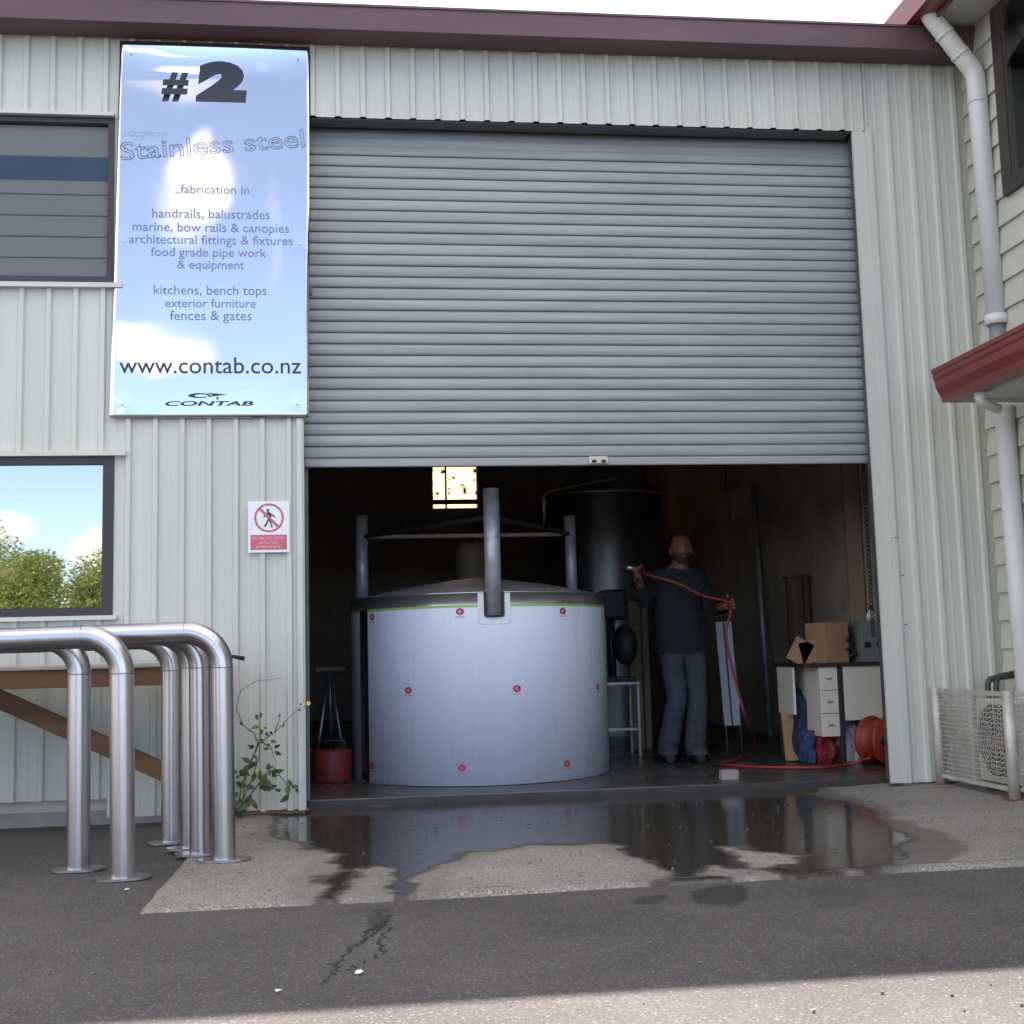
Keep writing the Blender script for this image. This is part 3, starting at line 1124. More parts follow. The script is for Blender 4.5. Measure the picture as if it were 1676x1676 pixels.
mb = MB()
v = [sign_pt(i / nx_, j / nz_) for j in range(nz_ + 1) for i in range(nx_ + 1)]
mb.add(v, [(j * (nx_ + 1) + i, j * (nx_ + 1) + i + 1, (j + 1) * (nx_ + 1) + i + 1, (j + 1) * (nx_ + 1) + i) for j in range(nz_) for i in range(nx_)], True)
vb = [p + Vector((0, .004, 0)) for p in v]
mb.add(vb, [(j * (nx_ + 1) + i, (j + 1) * (nx_ + 1) + i, (j + 1) * (nx_ + 1) + i + 1, j * (nx_ + 1) + i + 1) for j in range(nz_) for i in range(nx_)], True)
n1 = nx_ + 1
rim_ = [i for i in range(n1)] + [j * n1 + nx_ for j in range(1, nz_ + 1)] + [nz_ * n1 + i for i in range(nx_ - 1, -1, -1)] + [j * n1 for j in range(nz_ - 1, 0, -1)]
rv = [v[i] for i in rim_] + [vb[i] for i in rim_]
L_ = len(rim_)
mb.add(rv, [(i, (i + 1) % L_, L_ + (i + 1) % L_, L_ + i) for i in range(L_)])
panel = mb.build('panel', M['mirror'], sign)


def conform(o, lift=.0012):
    """lay lettering on the buckled sheet"""
    for v_ in o.data.vertices:
        x, z = v_.co.x, v_.co.z
        w = (z - SZ0) / (SZ1 - SZ0)
        xa, xb = -1.094 + .035 * w, .043 + .018 * w
        p = sign_pt(min(1, max(0, (x - xa) / (xb - xa))), min(1, max(0, w)))
        v_.co.y = p.y - lift
    return o


def sign_text(s, px0, px1, py, material, name='lettering', hpx=None, **kw):
    a, b = on_y(px0, py, SY), on_y(px1, py, SY)
    h = None if hpx is None else on_y(px0, py - hpx, SY).z - a.z
    return conform(text_part(s, a.x, b.x, (a.z + b.z) / 2, SY, material, sign, name, h, **kw))


sign_text('#', 264, 309, 158.5, M['ink'], 'number_mark', 40, shear=.12, bold=.045)
sign_text('2', 320, 404, 161, M['ink'], 'number', 60, shear=.05, bold=.085)
sign_text('..designers in', 203, 275, 224, M['ink_outline'], hpx=13, shear=.35)
a_, b_ = on_y(198, 262, SY), on_y(501, 240, SY)
o = text_part('Stainless steel', a_.x, b_.x, a_.z, SY, M['ink_outline'], sign, 'outline_lettering', on_y(198, 232, SY).z - a_.z, outline=.015, rot=math.atan2(b_.z - a_.z, b_.x - a_.x), bold=.0)
conform(o)
for s, x0, x1, yb in (('..fabrication in', 287, 408, 317), ('handrails, balustrades', 249, 442, 357.4), ('marine, bow rails & canopies', 217, 473, 379.4), ('architectural fittings & fixtures', 211, 479, 399.6),
                      ('food grade pipe work', 247, 436, 420), ('& equipment', 290, 400, 440), ('kitchens, bench tops', 251.5, 436.5, 482.3), ('exterior furniture', 270.5, 418.5, 503), ('fences & gates', 278, 412, 524)):
    sign_text(s, x0, x1, yb, M['ink_soft'], bold=.004)
sign_text('www.contab.co.nz', 195, 493, 611, M['ink'], 'web_address', bold=.004)
sign_text('CONTAB', 270, 415, 664, M['ink'], 'logo_lettering', 8, shear=.2, bold=.03)
# swoosh logo
mb = MB()
def sw(pts):
    vv = [on_y(150 + x / 4.19, 400 + y / 4.19, SY) for x, y in pts]
    mb.add(vv, [tuple(range(len(vv)))])
ring_o = [(740 + 78 * math.cos(t), 1037 + 17 * math.sin(t)) for t in [2 * PI * k / 24 for k in range(25)]]
ring_i = [(752 + 46 * math.cos(t), 1038 + 9 * math.sin(t)) for t in [2 * PI * k / 24 for k in range(25)]]
for k in range(24):
    if 3 <= k <= 21 or k in (22, 23, 0):
        sw([ring_o[k], ring_o[k + 1], ring_i[k + 1], ring_i[k]])
sw([(790, 1017), (932, 1030), (800, 1047), (830, 1032)])
sw([(855, 1046), (872, 1046), (866, 1066), (858, 1066)])
conform(mb.build('logo_mark', M['ink'], sign), .0014)
for su, sw_ in ((.06, .035), (.94, .035), (.05, .46), (.95, .46), (.06, .965), (.94, .965)):
    p = sign_pt(su, sw_)
    MB().ball((p.x, p.y - .001, p.z), (.008, .004, .008), 10, 6).build('screw', M['screw'], sign)

# ------------------------------------------------------------------ prohibition sign
PSY = -.026
p0, p1 = on_y(406, 905, PSY), on_y(474, 820, PSY)
ps = thing('warning_sign', 'small white no-entry plate with red ring and red caption', 'sign', ((p0.x + p1.x) / 2, PSY, p0.z))
mb = MB()
mb.bbox(p0.x, p1.x, PSY - .004, PSY, p0.z, p1.z, .0018)
mb.build('plate', M['sign_white'], ps)
PW = p1.x - p0.x


def pp(x, y):
    """point on the plate from its own 0..1 layout"""
    return (p0.x + x * PW, p1.z - y * (p1.z - p0.z))


cxp, cyp = pp(.505, .325)
rr_ = PW * .355
YF = PSY - .0055


def flat(mb, pts):
    mb.add([(x, YF, z) for x, z in pts] + [(x, YF + .0012, z) for x, z in pts],
           [tuple(range(len(pts)))] + [(i, (i + 1) % len(pts), len(pts) + (i + 1) % len(pts), len(pts) + i) for i in range(len(pts))])


mb = MB()
for k in range(48):
    a, b = 2 * PI * k / 48, 2 * PI * (k + 1) / 48
    flat(mb, [(cxp + rr_ * math.cos(a), cyp + rr_ * math.sin(a)), (cxp + rr_ * math.cos(b), cyp + rr_ * math.sin(b)), (cxp + rr_ * .86 * math.cos(b), cyp + rr_ * .86 * math.sin(b)), (cxp + rr_ * .86 * math.cos(a), cyp + rr_ * .86 * math.sin(a))])
YF -= .0004
d = rr_ * .9 * .707
t_ = rr_ * .06
flat(mb, [(cxp - d - t_, cyp + d - t_), (cxp - d + t_, cyp + d + t_), (cxp + d + t_, cyp - d + t_), (cxp + d - t_, cyp - d - t_)])
mb.build('prohibition_ring', M['sign_red'], ps)
YF += .0009
mb = MB()
s_ = rr_
mb_pts = lambda *q: [(cxp + x * s_, cyp + y * s_) for x, y in q]
flat(mb, [(cxp + (-.08 + .10 * math.cos(t)) * s_, cyp + (.50 + .11 * math.sin(t)) * s_) for t in [2 * PI * k / 12 for k in range(12)]])
flat(mb, mb_pts((-.17, .38), (.06, .40), (.16, .10), (.10, -.16), (-.10, -.16), (-.13, .05)))
flat(mb, mb_pts((.04, .36), (.42, .10), (.38, .02), (.02, .24)))
flat(mb, mb_pts((-.16, .34), (-.40, .06), (-.36, .0), (-.12, .20)))
flat(mb, mb_pts((-.10, -.14), (.02, -.14), (-.22, -.62), (-.36, -.62), (-.34, -.56)))
flat(mb, mb_pts((-.02, -.14), (.10, -.14), (.26, -.66), (.12, -.68), (.14, -.58)))
mb.build('walking_figure', M['sign_black'], ps)
mb = MB()
a_, b_ = pp(.06, .655), pp(.93, .945)
YF -= .0002
flat(mb, [(a_[0], a_[1]), (b_[0], a_[1]), (b_[0], b_[1]), (a_[0], b_[1])])
mb.build('caption_band', M['sign_red'], ps)
for s, x0, x1, y in (('RESTRICTED ENTRY', .10, .89, .745), ('authorised', .27, .71, .83), ('personnel only', .19, .78, .905)):
    a_, b_ = pp(x0, y), pp(x1, y)
    text_part(s, a_[0], b_[0], a_[1], YF - .0006, M['sign_pink'], ps, 'caption', bold=.006)

# ------------------------------------------------------------------ stainless pipe hoops
PRAD = .050
HZ, ER, HL = 1.05, .16, 2.3        # height, elbow radius, length


def make_hoop():
    h = thing('pipe_hoop', 'x', 'handrail')
    mb = MB()
    mb.tube([(-HL + ER, 0, HZ - PRAD), (-ER, 0, HZ - PRAD)], PRAD, 28, False)
    mb.build('rail', M['steel_rail'], h)
    for x, s in ((0, -1), (-HL, 1)):
        mb = MB()
        mb.tube([(x, 0, .010), (x, 0, HZ - PRAD - ER)], PRAD, 28, False)
        leg = mb.build('leg', M['steel'], h)
        mb = MB()
        pts = [(x + s * ER - s * ER * math.cos(a), 0, HZ - PRAD - ER + ER * math.sin(a)) for a in [PI / 2 * k / 12 for k in range(13)]]
        mb.tube(pts, PRAD, 28, False)
        mb.build('elbow', M['steel_rail'], h)
        mb = MB()
        for c_, dd in ((Vector((x, 0, HZ - PRAD - ER)), Vector((0, 0, 1))),):
            mb.tube([c_ - dd * .0022, c_ + dd * .0022], PRAD + .0012, 28)
        mb.build('weld_seam', M['weld'], leg)
        mb = MB()
        n_ = 40
        out = []
        for k in range(n_):
            a = 2 * PI * k / n_
            # lens-shaped base plate
            rx = .118 - .050 * abs(math.sin(a)) ** 1.3
            out.append((x + rx * math.cos(a), rx * math.sin(a)))
        mb.ext(out, 'z', 0, .010)
        mb.build('base_plate', M['steel'], leg)
    return h


hoop0 = make_hoop()
HG = 'stainless pipe hoops standing by the wall'
spots = [((201, 1438), 'nearest stainless hoop, its leg standing foremost on the asphalt', -.3, 0.9, 1.0),
         ((128, 1424), 'stainless hoop with the leftmost leg, just behind the foremost one', .6, .5, 1.0),
         ((367, 1413), 'tall stainless hoop whose leg stands on the concrete apron edge', -.4, .8, 1.0),
         ((329, 1403), 'stainless hoop tucked directly behind the leg on the concrete', .8, .5, 1.0),
         ((314, 1394), 'stainless hoop showing as a slim strip left of the tucked one', .4, .4, 1.0),
         ((281, 1380), 'rearmost stainless hoop near the wall, its base plate showing left', .5, .4, 1.0)]
for i, ((px_, py_), lab, rz, tilt, sc_) in enumerate(spots):
    h = hoop0 if i == 0 else copy_tree(hoop0)
    p = on_z(px_, py_ - 4, .012)
    h.location = (p.x, p.y, .014 if px_ > 310 else .001)
    h.rotation_euler = (0, R(-tilt), R(rz))
    tag(h, lab, 'handrail', HG)

# ------------------------------------------------------------------ timber trestle bench by the wall
tb = thing('timber_bench', 'weathered timber bench with diagonal brace behind the pipe hoops', 'workbench', (-1.5, -.36, 0))
mb = MB()
mb.bbox(-3.3, -.42, -.56, -.12, .862, .885, .004)
mb.build('bench_top', M['plank_top'], tb)
mb = MB()
mb.bbox(-3.3, -.44, -.545, -.505, .765, .860, .004)
mb.build('apron_rail', M['timber'], tb)
mb = MB()
mb.beam((-1.85, -.34, .90 - .06), (-.50, -.34, .19), .045, .095)
mb.build('diagonal_brace', M['timber'], tb)
for x in (-.46, -3.1):
    MB().bbox(x - .025, x + .025, -.5, -.42, 0.0, .862, .004).build('leg', M['timber'], tb)
    MB().bbox(x - .025, x + .025, -.22, -.15, 0.0, .862, .004).build('leg', M['timber'], tb)
sb = MB()
q = on_y(400, 1078, -.30)
sb.tube([(q.x - .22, -.32, .896), (q.x - .06, -.30, .905), (q.x, -.29, q.z + .0)], [.010, .010, .012], 8)
tag(sb.build('steel_offcut', M['black_steel']), 'short dark steel rod sticking out past the end of the timber bench', 'rod')

# ------------------------------------------------------------------ weed by the jamb
weed = thing('flowering_weed', 'straggly green weed with yellow flowers growing at the wall foot', 'plant', (-.30, -.12, .012))
stems = MB()
leaves = MB()
flowers = MB()


def W(x, y, yy=-.10):
    return on_y(x / 3.223, 1000 + y / 3.223, yy)


paths = [[(1262, 1040), (1270, 930), (1330, 780), (1375, 690), (1450, 640), (1560, 530), (1625, 490)],
         [(1275, 1040), (1300, 860), (1360, 700), (1340, 640), (1280, 600), (1245, 500), (1270, 420), (1360, 365), (1490, 355)],
         [(1268, 1035), (1340, 850), (1365, 760), (1370, 620), (1365, 545)], [(1270, 1040), (1400, 860), (1440, 820), (1500, 900), (1525, 935), (1510, 1010)],
         [(1375, 690), (1430, 720), (1455, 800)], [(1450, 640), (1480, 545)]]
for i, pth in enumerate(paths):
    pts = [W(x, y, -.09 - .02 * (i % 3)) for x, y in pth]
    sm = []
    for a, b in zip(pts[:-1], pts[1:]):
        for k in range(4):
            sm.append(a.lerp(b, k / 4) + Vector((rnd.uniform(-1, 1), rnd.uniform(-1, 1), rnd.uniform(-1, 1))) * .003)
    sm.append(pts[-1])
    stems.tube(sm, [.0042 * (1 - .75 * k / len(sm)) for k in range(len(sm))], 6)


def leaf(c, d, ln, wd):
    d = Vector(d).normalized()
    s = d.cross(Vector((rnd.uniform(-.5, .5), -1, rnd.uniform(-.3, .6)))).normalized()
    nrm = s.cross(d)
    c = Vector(c)
    pts = []
    prof_ = ((0, .02), (.18, .7), (.4, 1), (.65, .75), (.85, .35), (1, .02))
    for t, w in prof_:
        ctr = c + d * ln * t - nrm * ln * .25 * t * t
        pts.append((ctr + s * wd * w + nrm * wd * .3 * w, ctr, ctr - s * wd * w + nrm * wd * .3 * w))
    v = [q for g in pts for q in g]
    f = []
    for k in range(len(pts) - 1):
        for j in range(2):
            f.append((k * 3 + j, k * 3 + j + 1, k * 3 + 3 + j + 1, k * 3 + 3 + j))
    leaves.add(v, f, True)


lf = [(1400, 880, 1.5), (1410, 860, 1.5), (1395, 900, 1.6), (1290, 870, 1.2), (1255, 850, 1.2), (1260, 960, 1.3), (1245, 900, 1.2), (1300, 1010, 1.3), (1330, 1000, 1.2), (1350, 790, 1), (1365, 610, .9), (1380, 620, .9), (1350, 545, .8),
      (1375, 535, .7), (1400, 640, .8), (1445, 720, .9), (1450, 740, .9), (1460, 830, 1.1), (1455, 850, 1.0), (1520, 920, 1.3), (1525, 970, 1.3), (1540, 930, 1.0), (1280, 600, .6), (1500, 595, .5), (1480, 545, .5), (1570, 520, .5), (1580, 490, .5),
      (1340, 720, 1), (1320, 800, 1.1), (1370, 840, 1.0), (1350, 880, 1.1), (1250, 1000, 1.2), (1290, 920, 1.2), (1345, 850, 1.1), (1430, 650, .7), (1390, 690, .8), (1275, 1020, 1.3), (1320, 1030, 1.3), (1240, 940, 1.1), (1245, 1050, 1.2), (1300, 1050, 1.1)]
for x, y, s in lf + [(x + rnd.uniform(-45, 45), y + rnd.uniform(-45, 45), s * rnd.uniform(.6, 1.1)) for x, y, s in lf if y > 640]:
    leaf(W(x, y, -.10 + rnd.uniform(-.05, .03)), (rnd.uniform(-1, 1), rnd.uniform(-.8, .1), rnd.uniform(-1.1, .3)), .050 * s, .013 * s)
stems.build('stem', M['stem'], weed)
leaves.build('foliage', M['leaf'], weed)
for x, y in ((1627, 488), (1362, 858), (1372, 615)):
    p = W(x, y, -.11)
    for k in range(7):
        a = 2 * PI * k / 7
        flowers.ball((p.x + .008 * math.cos(a), p.y - .003, p.z + .008 * math.sin(a)), (.006, .003, .006), 6, 4)
    flowers.ball(p, (.005, .005, .005), 6, 4)
flowers.build('flower', M['yellow'], weed)

# ------------------------------------------------------------------ air conditioner in its cage
CX, CY0, CY1, CZ0, CZ1 = 3.80, -.04, -.885, .075, .600
cage = thing('wire_cage', 'low galvanised mesh cage around the air conditioner by the downpipe', 'cage', (CX, -.45, .03))
mb = MB()
for (x, y) in ((CX, CY0), (CX, CY1)):
    p_ = MB().tube([(x, y, .03), (x, y, CZ1 + .012)], .030, 16).build('post', M['cage'], cage)
    MB().bbox(x - .06, x + .06, y - .06, y + .06, .030, .040, .003).build('foot_plate', M['rust'], p_)
MB().tube([(WX - .05, CY1, .03), (WX - .05, CY1, CZ1 + .012)], .024, 12).build('post', M['cage'], cage)
for b in ((CX - .012, CX + .012, CY1 + .03, CY0 - .03, CZ1 - .018, CZ1 + .006), (CX - .012, CX + .012, CY1 + .03, CY0 - .03, CZ0, CZ0 + .022),
          (CX + .03, WX - .075, CY1 - .012, CY1 + .012, CZ1 - .018, CZ1 + .006), (CX + .03, WX - .075, CY1 - .012, CY1 + .012, CZ0, CZ0 + .022)):
    MB().box(*b).build('rail', M['cage'], cage)
mb = MB()
mb2 = MB()
t = .0022
z = CZ0 + .04
while z < CZ1 - .03:
    mb.box(CX - t, CX + t, CY1 + .03, CY0 - .03, z - t, z + t)
    mb2.box(CX + .03, WX - .075, CY1 - t, CY1 + t, z - t, z + t)
    z += .0265
y = CY1 + .06
while y < CY0 - .04:
    mb.box(CX - t - .002, CX - t - .0002, y - t * .7, y + t * .7, CZ0 + .022, CZ1 - .018)
    y += .0265
x = CX + .05
while x < WX - .08:
    mb2.box(x - t * .7, x + t * .7, CY1 - t - .002, CY1 - t - .0002, CZ0 + .022, CZ1 - .018)
    x += .0265
mb.build('wire_mesh', M['cage'], cage)
mb2.build('wire_mesh', M['cage'], cage)
acu = thing('air_conditioner', 'cream outdoor air conditioner unit standing inside the mesh cage', 'air conditioner', (4.0, -.42, .035))
mb = MB()
mb.bbox(3.89, 4.17, -.84, -.34, .09, .55, .012)
mb.build('casing', M['ac'], acu)
for y in (-.75, -.43):
    MB().box(3.90, 4.16, y - .03, y + .03, .035, .089).build('foot', M['ac_dark'], acu)
mb = MB()
fy, fz = -.585, .325
mb.lathe((0, 0, 0), [(.0, .0), (.205, .0), (.205, .012), (.0, .012)], 40)
mb.xform(Matrix.Translation((3.888, fy, fz)) @ Matrix.Rotation(R(-90), 4, 'Y'))
fan = mb.build('fan_opening', M['ac_dark'], acu)
mb = MB()
for r in frange(.03, .205, .022):
    mb.tube([(3.870, fy + r * math.cos(a), fz + r * math.sin(a)) for a in [2 * PI * k / 32 for k in range(33)]], .0022, 5, False)
for k in range(8):
    a = 2 * PI * k / 8
    mb.tube([(3.871, fy, fz), (3.871, fy + .205 * math.cos(a), fz + .205 * math.sin(a))], .0025, 5)
mb.build('fan_grille', M['ac'], fan)
for k, zz in enumerate((.18, .24)):
    MB().tube(bend_path([(4.05, -.34, zz), (4.05, -.24, zz), (4.05 + .06 * k, -.20, .62 + zz * .2), (WX - .034, -.20, .64 + zz * .2)], .05, 5), .018, 10).build('insulated_pipe', M['ac_dark'], acu)

# ------------------------------------------------------------------ the wrapped steel tank
q = on_z(790, 1287, FZ)
dirc = Vector((math.sin(R(5.22)), math.cos(R(5.22)), 0))
front_d = (q - CAM).to_2d().length
sn = math.sin(R(5.90))
Dc = front_d / (1 - sn)
TR = Dc * sn
TC = Vector((CAM.x + dirc.x * Dc, CAM.y + dirc.y * Dc, FZ))
tank = thing('steel_tank', 'big round steel tank wrapped in bluish white film inside the open door', 'tank', TC)


def tank_hit(px, py, r):
    """where a line of sight meets the tank wall"""
    q_ = ray(px, py)
    ox, oy = CAM.x - TC.x, CAM.y - TC.y
    a = q_.x ** 2 + q_.y ** 2
    b = 2 * (ox * q_.x + oy * q_.y)
    c = ox * ox + oy * oy - r * r
    disc = max(0, b * b - 4 * a * c)
    t = (-b - math.sqrt(disc)) / (2 * a)
    p = CAM + q_ * t
    return math.atan2(p.x - TC.x, -(p.y - TC.y)), p.z


FT = tank_hit(800, 990, TR)[1]
RTOP = tank_hit(800, 968, TR)[1]
aL = tank_hit(603, 1130, TR)[0]
aLL = tank_hit(590, 1130, TR)[0]
mb = MB()
mb.lathe((TC.x, TC.y, 0), [(TR - .02, FZ + .004), (TR, FZ + .004), (TR, FT)], 120, aL, aL + 2 * PI - (aL - aLL))
mb.build('film_wrap', M['film'], tank)
mb = MB()
mb.lathe((TC.x, TC.y, 0), [(TR + .0015, FT - .012), (TR + .0015, FT + .003), (TR - .01, FT + .003)], 120, aL, aL + 2 * PI - (aL - aLL))
mb.build('film_edge', M['film_edge'], tank)
mb = MB()
mb.lathe((TC.x, TC.y, 0), [(TR - .035, FZ + .002), (TR - .035, FT)], 60, aLL - .02, aL + .02)
mb.build('seam_channel', M['black_steel'], tank)
mb = MB()
mb.lathe((TC.x, TC.y, 0), [(TR - .004, FT), (TR - .006, RTOP - .012), (TR + .006, RTOP - .010), (TR + .006, RTOP), (TR - .03, RTOP + .004)], 120)
mb.build('rim', M['rim'], tank)
mb = MB()
apex = on_y(800, 945, TC.y).z
mb.lathe((TC.x, TC.y, 0), [(TR - .032, RTOP + .003), (TR * .6, RTOP + (apex - RTOP) * .5), (TR * .2, apex - .02), (.0, apex)], 90)
mb.build('lid', M['lid'], tank)
# front post in its padded notch
aN, zN = tank_hit(809, 1008, TR)
PTOP = on_y(808, 800, TC.y - TR + .02).z
er = Vector((math.sin(aN), -math.cos(aN), 0))
et = Vector((math.cos(aN), math.sin(aN), 0))


def onwall(u, z, out=0.0):
    a = aN + u / TR
    return Vector((TC.x + (TR + out) * math.sin(a), TC.y - (TR + out) * math.cos(a), z))


zt, zb_ = RTOP - .004, tank_hit(809, 1021, TR)[1]


def rounded(hw, z0, z1, r=.03, n=5):
    pts = [(-hw, z1)]
    for k in range(n + 1):
        a = PI + PI / 2 * k / n
        pts.append((-hw + r + r * math.cos(a), z0 + r + r * math.sin(a)))
    for k in range(n + 1):
        a = 1.5 * PI + PI / 2 * k / n
        pts.append((hw - r + r * math.cos(a), z0 + r + r * math.sin(a)))
    pts.append((hw, z1))
    return pts


def slab_on_wall(mb, pts, o0, o1):
    n = len(pts)
    v = [onwall(u, z, o1) for u, z in pts] + [onwall(u, z, o0) for u, z in pts]
    mb.add(v, [tuple(range(n))] + [(i, (i + 1) % n, n + (i + 1) % n, n + i) for i in range(n)])


notch = MB()
slab_on_wall(notch, rounded(.104, zb_, zt, .035), -.004, .006)
nt = notch.build('notch_pad', M['white_pad'], tank)
mb = MB()
slab_on_wall(mb, rounded(.066, zb_ + .042, zt + .002, .02), .004, .0085)  # raised black plate, its colour stands in for the shade inside the notch
mb.build('notch_shade_plate', M['black_steel'], nt)
c0 = onwall(0, zb_ + .055, -.020)
mb = MB()
mb.tube([c0, (c0.x, c0.y, PTOP)], .052, 28)
mb.build('post', M['post'], tank)
YB = TC.y + .38
BT = on_y(760, 877, YB).z
legs_ = []
for px_, rr_b in ((592, .046), (934, .042)):
    p_ = on_y(px_, 900, YB)
    mb = MB()
    mb.tube([(p_.x, p_.y, RTOP - .15), (p_.x, p_.y, on_y(px_, 845, YB).z)], rr_b, 20)
    mb.build('post', M['post'], tank)
    legs_.append(Vector((p_.x, p_.y, BT)))
fr_ = Vector((c0.x, c0.y + .03, BT))
for a_, b_, m_ in ((legs_[0], legs_[1], 'rust_bar'), (legs_[0], fr_, 'dark_steel'), (legs_[1], fr_, 'dark_steel')):
    d_ = (b_ - a_).normalized()
    MB().beam(a_ + d_ * .05, b_ - d_ * .06, .03, .026).build('brace_bar', M[m_], tank)


def wall_logo(px, py):
    a0_, z0_ = tank_hit(px, py, TR)

    def P(u, w, out=.0016):
        a = a0_ + u / TR
        return Vector((TC.x + (TR + out) * math.sin(a), TC.y - (TR + out) * math.cos(a), z0_ + w))
    mb = MB()
    n_ = 24
    for k in range(n_):
        a, b = 2 * PI * k / n_, 2 * PI * (k + 1) / n_
        mb.add([P(.027 * math.cos(a), .022 * math.sin(a)), P(.027 * math.cos(b), .022 * math.sin(b)), P(.0125 * math.cos(b), .009 * math.sin(b)), P(.0125 * math.cos(a), .009 * math.sin(a))], [(0, 1, 2, 3)])
    mb.add([P(-.006, -.0035, .002), P(.014, -.0035, .002), P(.014, .0035, .002), P(-.006, .0035, .002)], [(0, 1, 2, 3)])
    # row of tiny print under the roundel
    for k in range(7):
        u = -.030 + k * .0092
        mb.add([P(u, -.0365), P(u + .006, -.0365), P(u + .006, -.031), P(u, -.031)], [(0, 1, 2, 3)])
    mb.build('film_logo', M['red_ink'], tank)


for px_, py_ in ((753, 1001), (921, 1000), (668.5, 1130), (846, 1127), (978, 1124), (756.5, 1257), (928, 1250), (609, 1254), (609, 1010)):
    wall_logo(px_, py_)

# ------------------------------------------------------------------ dark tanks deeper inside
gq = on_y(771, 915, 3.6)
gd = thing('round_drum', 'dim brown round topped drum standing in the dark behind the wrapped tank', 'drum', (gq.x, 3.6, FZ))
gr_ = on_y(798, 915, 3.6).x - gq.x
gt_ = on_y(771, 886, 3.6).z
MB().lathe((gq.x, 3.6, 0), [(0, FZ), (gr_, FZ), (gr_, gt_ - .14), (gr_ * .92, gt_ - .05), (gr_ * .6, gt_ - .008), (0, gt_)], 32).build('shell', M['ply'], gd)
MB().tube([(gq.x, 3.6, gt_ - .005), (gq.x, 3.6, gt_ + .04)], .03, 12).build('cap', M['dark_steel'], gd)
si = thing('storage_silo', 'tall dark stainless cylinder standing behind the tank and worker', 'silo', (2.7, 5.2, FZ))
sa, sb_ = on_y(892, 900, 5.2), on_y(1085, 900, 5.2)
sc, sr_ = (sa.x + sb_.x) / 2, (sb_.x - sa.x) / 2
stz = on_y(940, 798, 4.4).z
MB().lathe((sc, 5.2, 0), [(sr_, FZ), (sr_, stz)], 64).build('shell', M['silo'], si)
MB().lathe((sc, 5.2, 0), [(sr_ + .01, stz - .02), (sr_ + .018, stz), (sr_ - .03, stz + .02)], 64).build('rim', M['lid'], si)

# ------------------------------------------------------------------ worker holding the hose
YM = 1.72
pf = on_y(1112, 1243, YM)
man = thing('person', 'bald bearded man in black shirt and jeans holding up a red hose', 'person', (pf.x, YM, FZ))
S = (on_y(1120, 873, YM).z - FZ) / 1.70


def Q(px, z, dy):
    """body point from its column in the doorway, height and depth offset"""
    p = on_y(px, 1060, YM)
    return Vector((p.x, YM + dy, FZ + z * S))


def skin(verts, edges, radii, name, material, parent, sub=2):
    me = bpy.data.meshes.new(name)
    me.from_pydata([tuple(v_) for v_ in verts], edges, [])
    ob = bpy.data.objects.new(name, me)
    COL.objects.link(ob)
    sk = ob.modifiers.new('s', 'SKIN')
    sk.use_smooth_shade = True
    lay = me.skin_vertices[0].data
    for i, r in enumerate(radii):
        lay[i].radius = r if isinstance(r, tuple) else (r, r)
        lay[i].use_root = i == 0
    sm_ = ob.modifiers.new('u', 'SUBSURF')
    sm_.levels = sub
    sm_.render_levels = sub
    dg_ = bpy.context.evaluated_depsgraph_get()
    m2 = bpy.data.meshes.new_from_object(ob.evaluated_get(dg_))
    m2.name = name
    bpy.data.objects.remove(ob)
    bpy.data.meshes.remove(me)
    return m2


J = dict(
    pel=Q(1115, .88, .0), waist=Q(1114, 1.0, .0), chest=Q(1112, 1.20, .01), upper=Q(1112, 1.33, .01), neck=Q(1117, 1.44, -.01), head=Q(1119, 1.52, -.02),
    shR=Q(1075, 1.345, .01), elR=Q(1052, 1.185, -.10), wrR=Q(1036, 1.335, -.27), hdR=Q(1031, 1.37, -.31),
    shL=Q(1148, 1.345, .01), elL=Q(1166, 1.12, -.02), wrL=Q(1172, 1.135, -.24), hdL=Q(1176, 1.14, -.30),
    hiR=Q(1098, .82, .0), knR=Q(1101, .47, -.07), anR=Q(1088, .10, .04), toR=Q(1084, .035, -.11),
    hiL=Q(1133, .82, .0), knL=Q(1136, .47, -.04), anL=Q(1129, .10, -.03), toL=Q(1128, .035, -.19))
names = list(J)
ix = {k: i for i, k in enumerate(names)}
ed = [('pel', 'waist'), ('waist', 'chest'), ('chest', 'upper'), ('upper', 'neck'), ('neck', 'head'), ('upper', 'shR'), ('shR', 'elR'), ('elR', 'wrR'), ('wrR', 'hdR'), ('upper', 'shL'), ('shL', 'elL'), ('elL', 'wrL'), ('wrL', 'hdL'),
      ('pel', 'hiR'), ('hiR', 'knR'), ('knR', 'anR'), ('anR', 'toR'), ('pel', 'hiL'), ('hiL', 'knL'), ('knL', 'anL'), ('anL', 'toL')]
rad = dict(pel=(.125, .165), waist=(.12, .16), chest=(.13, .175), upper=(.11, .15), neck=.058, head=.06, shR=.062, elR=.045, wrR=.031, hdR=(.042, .022), shL=.062, elL=.045, wrL=.031, hdL=(.042, .022),
           hiR=.092, knR=.064, anR=.048, toR=.034, hiL=.092, knL=.064, anL=.048, toL=.034)
bm_ = skin([J[k] for k in names], [(ix[a], ix[b]) for a, b in ed], [rad[k] for k in names], 'body', M['skin'], man)
bodymb = MB()
bodymb.add([v_.co.copy() for v_ in bm_.vertices], [list(p_.vertices) for p_ in bm_.polygons], True)
# head with brow, nose, cheeks, ears
hc = Q(1119, 1.575, -.035)
HN, HM = 28, 22


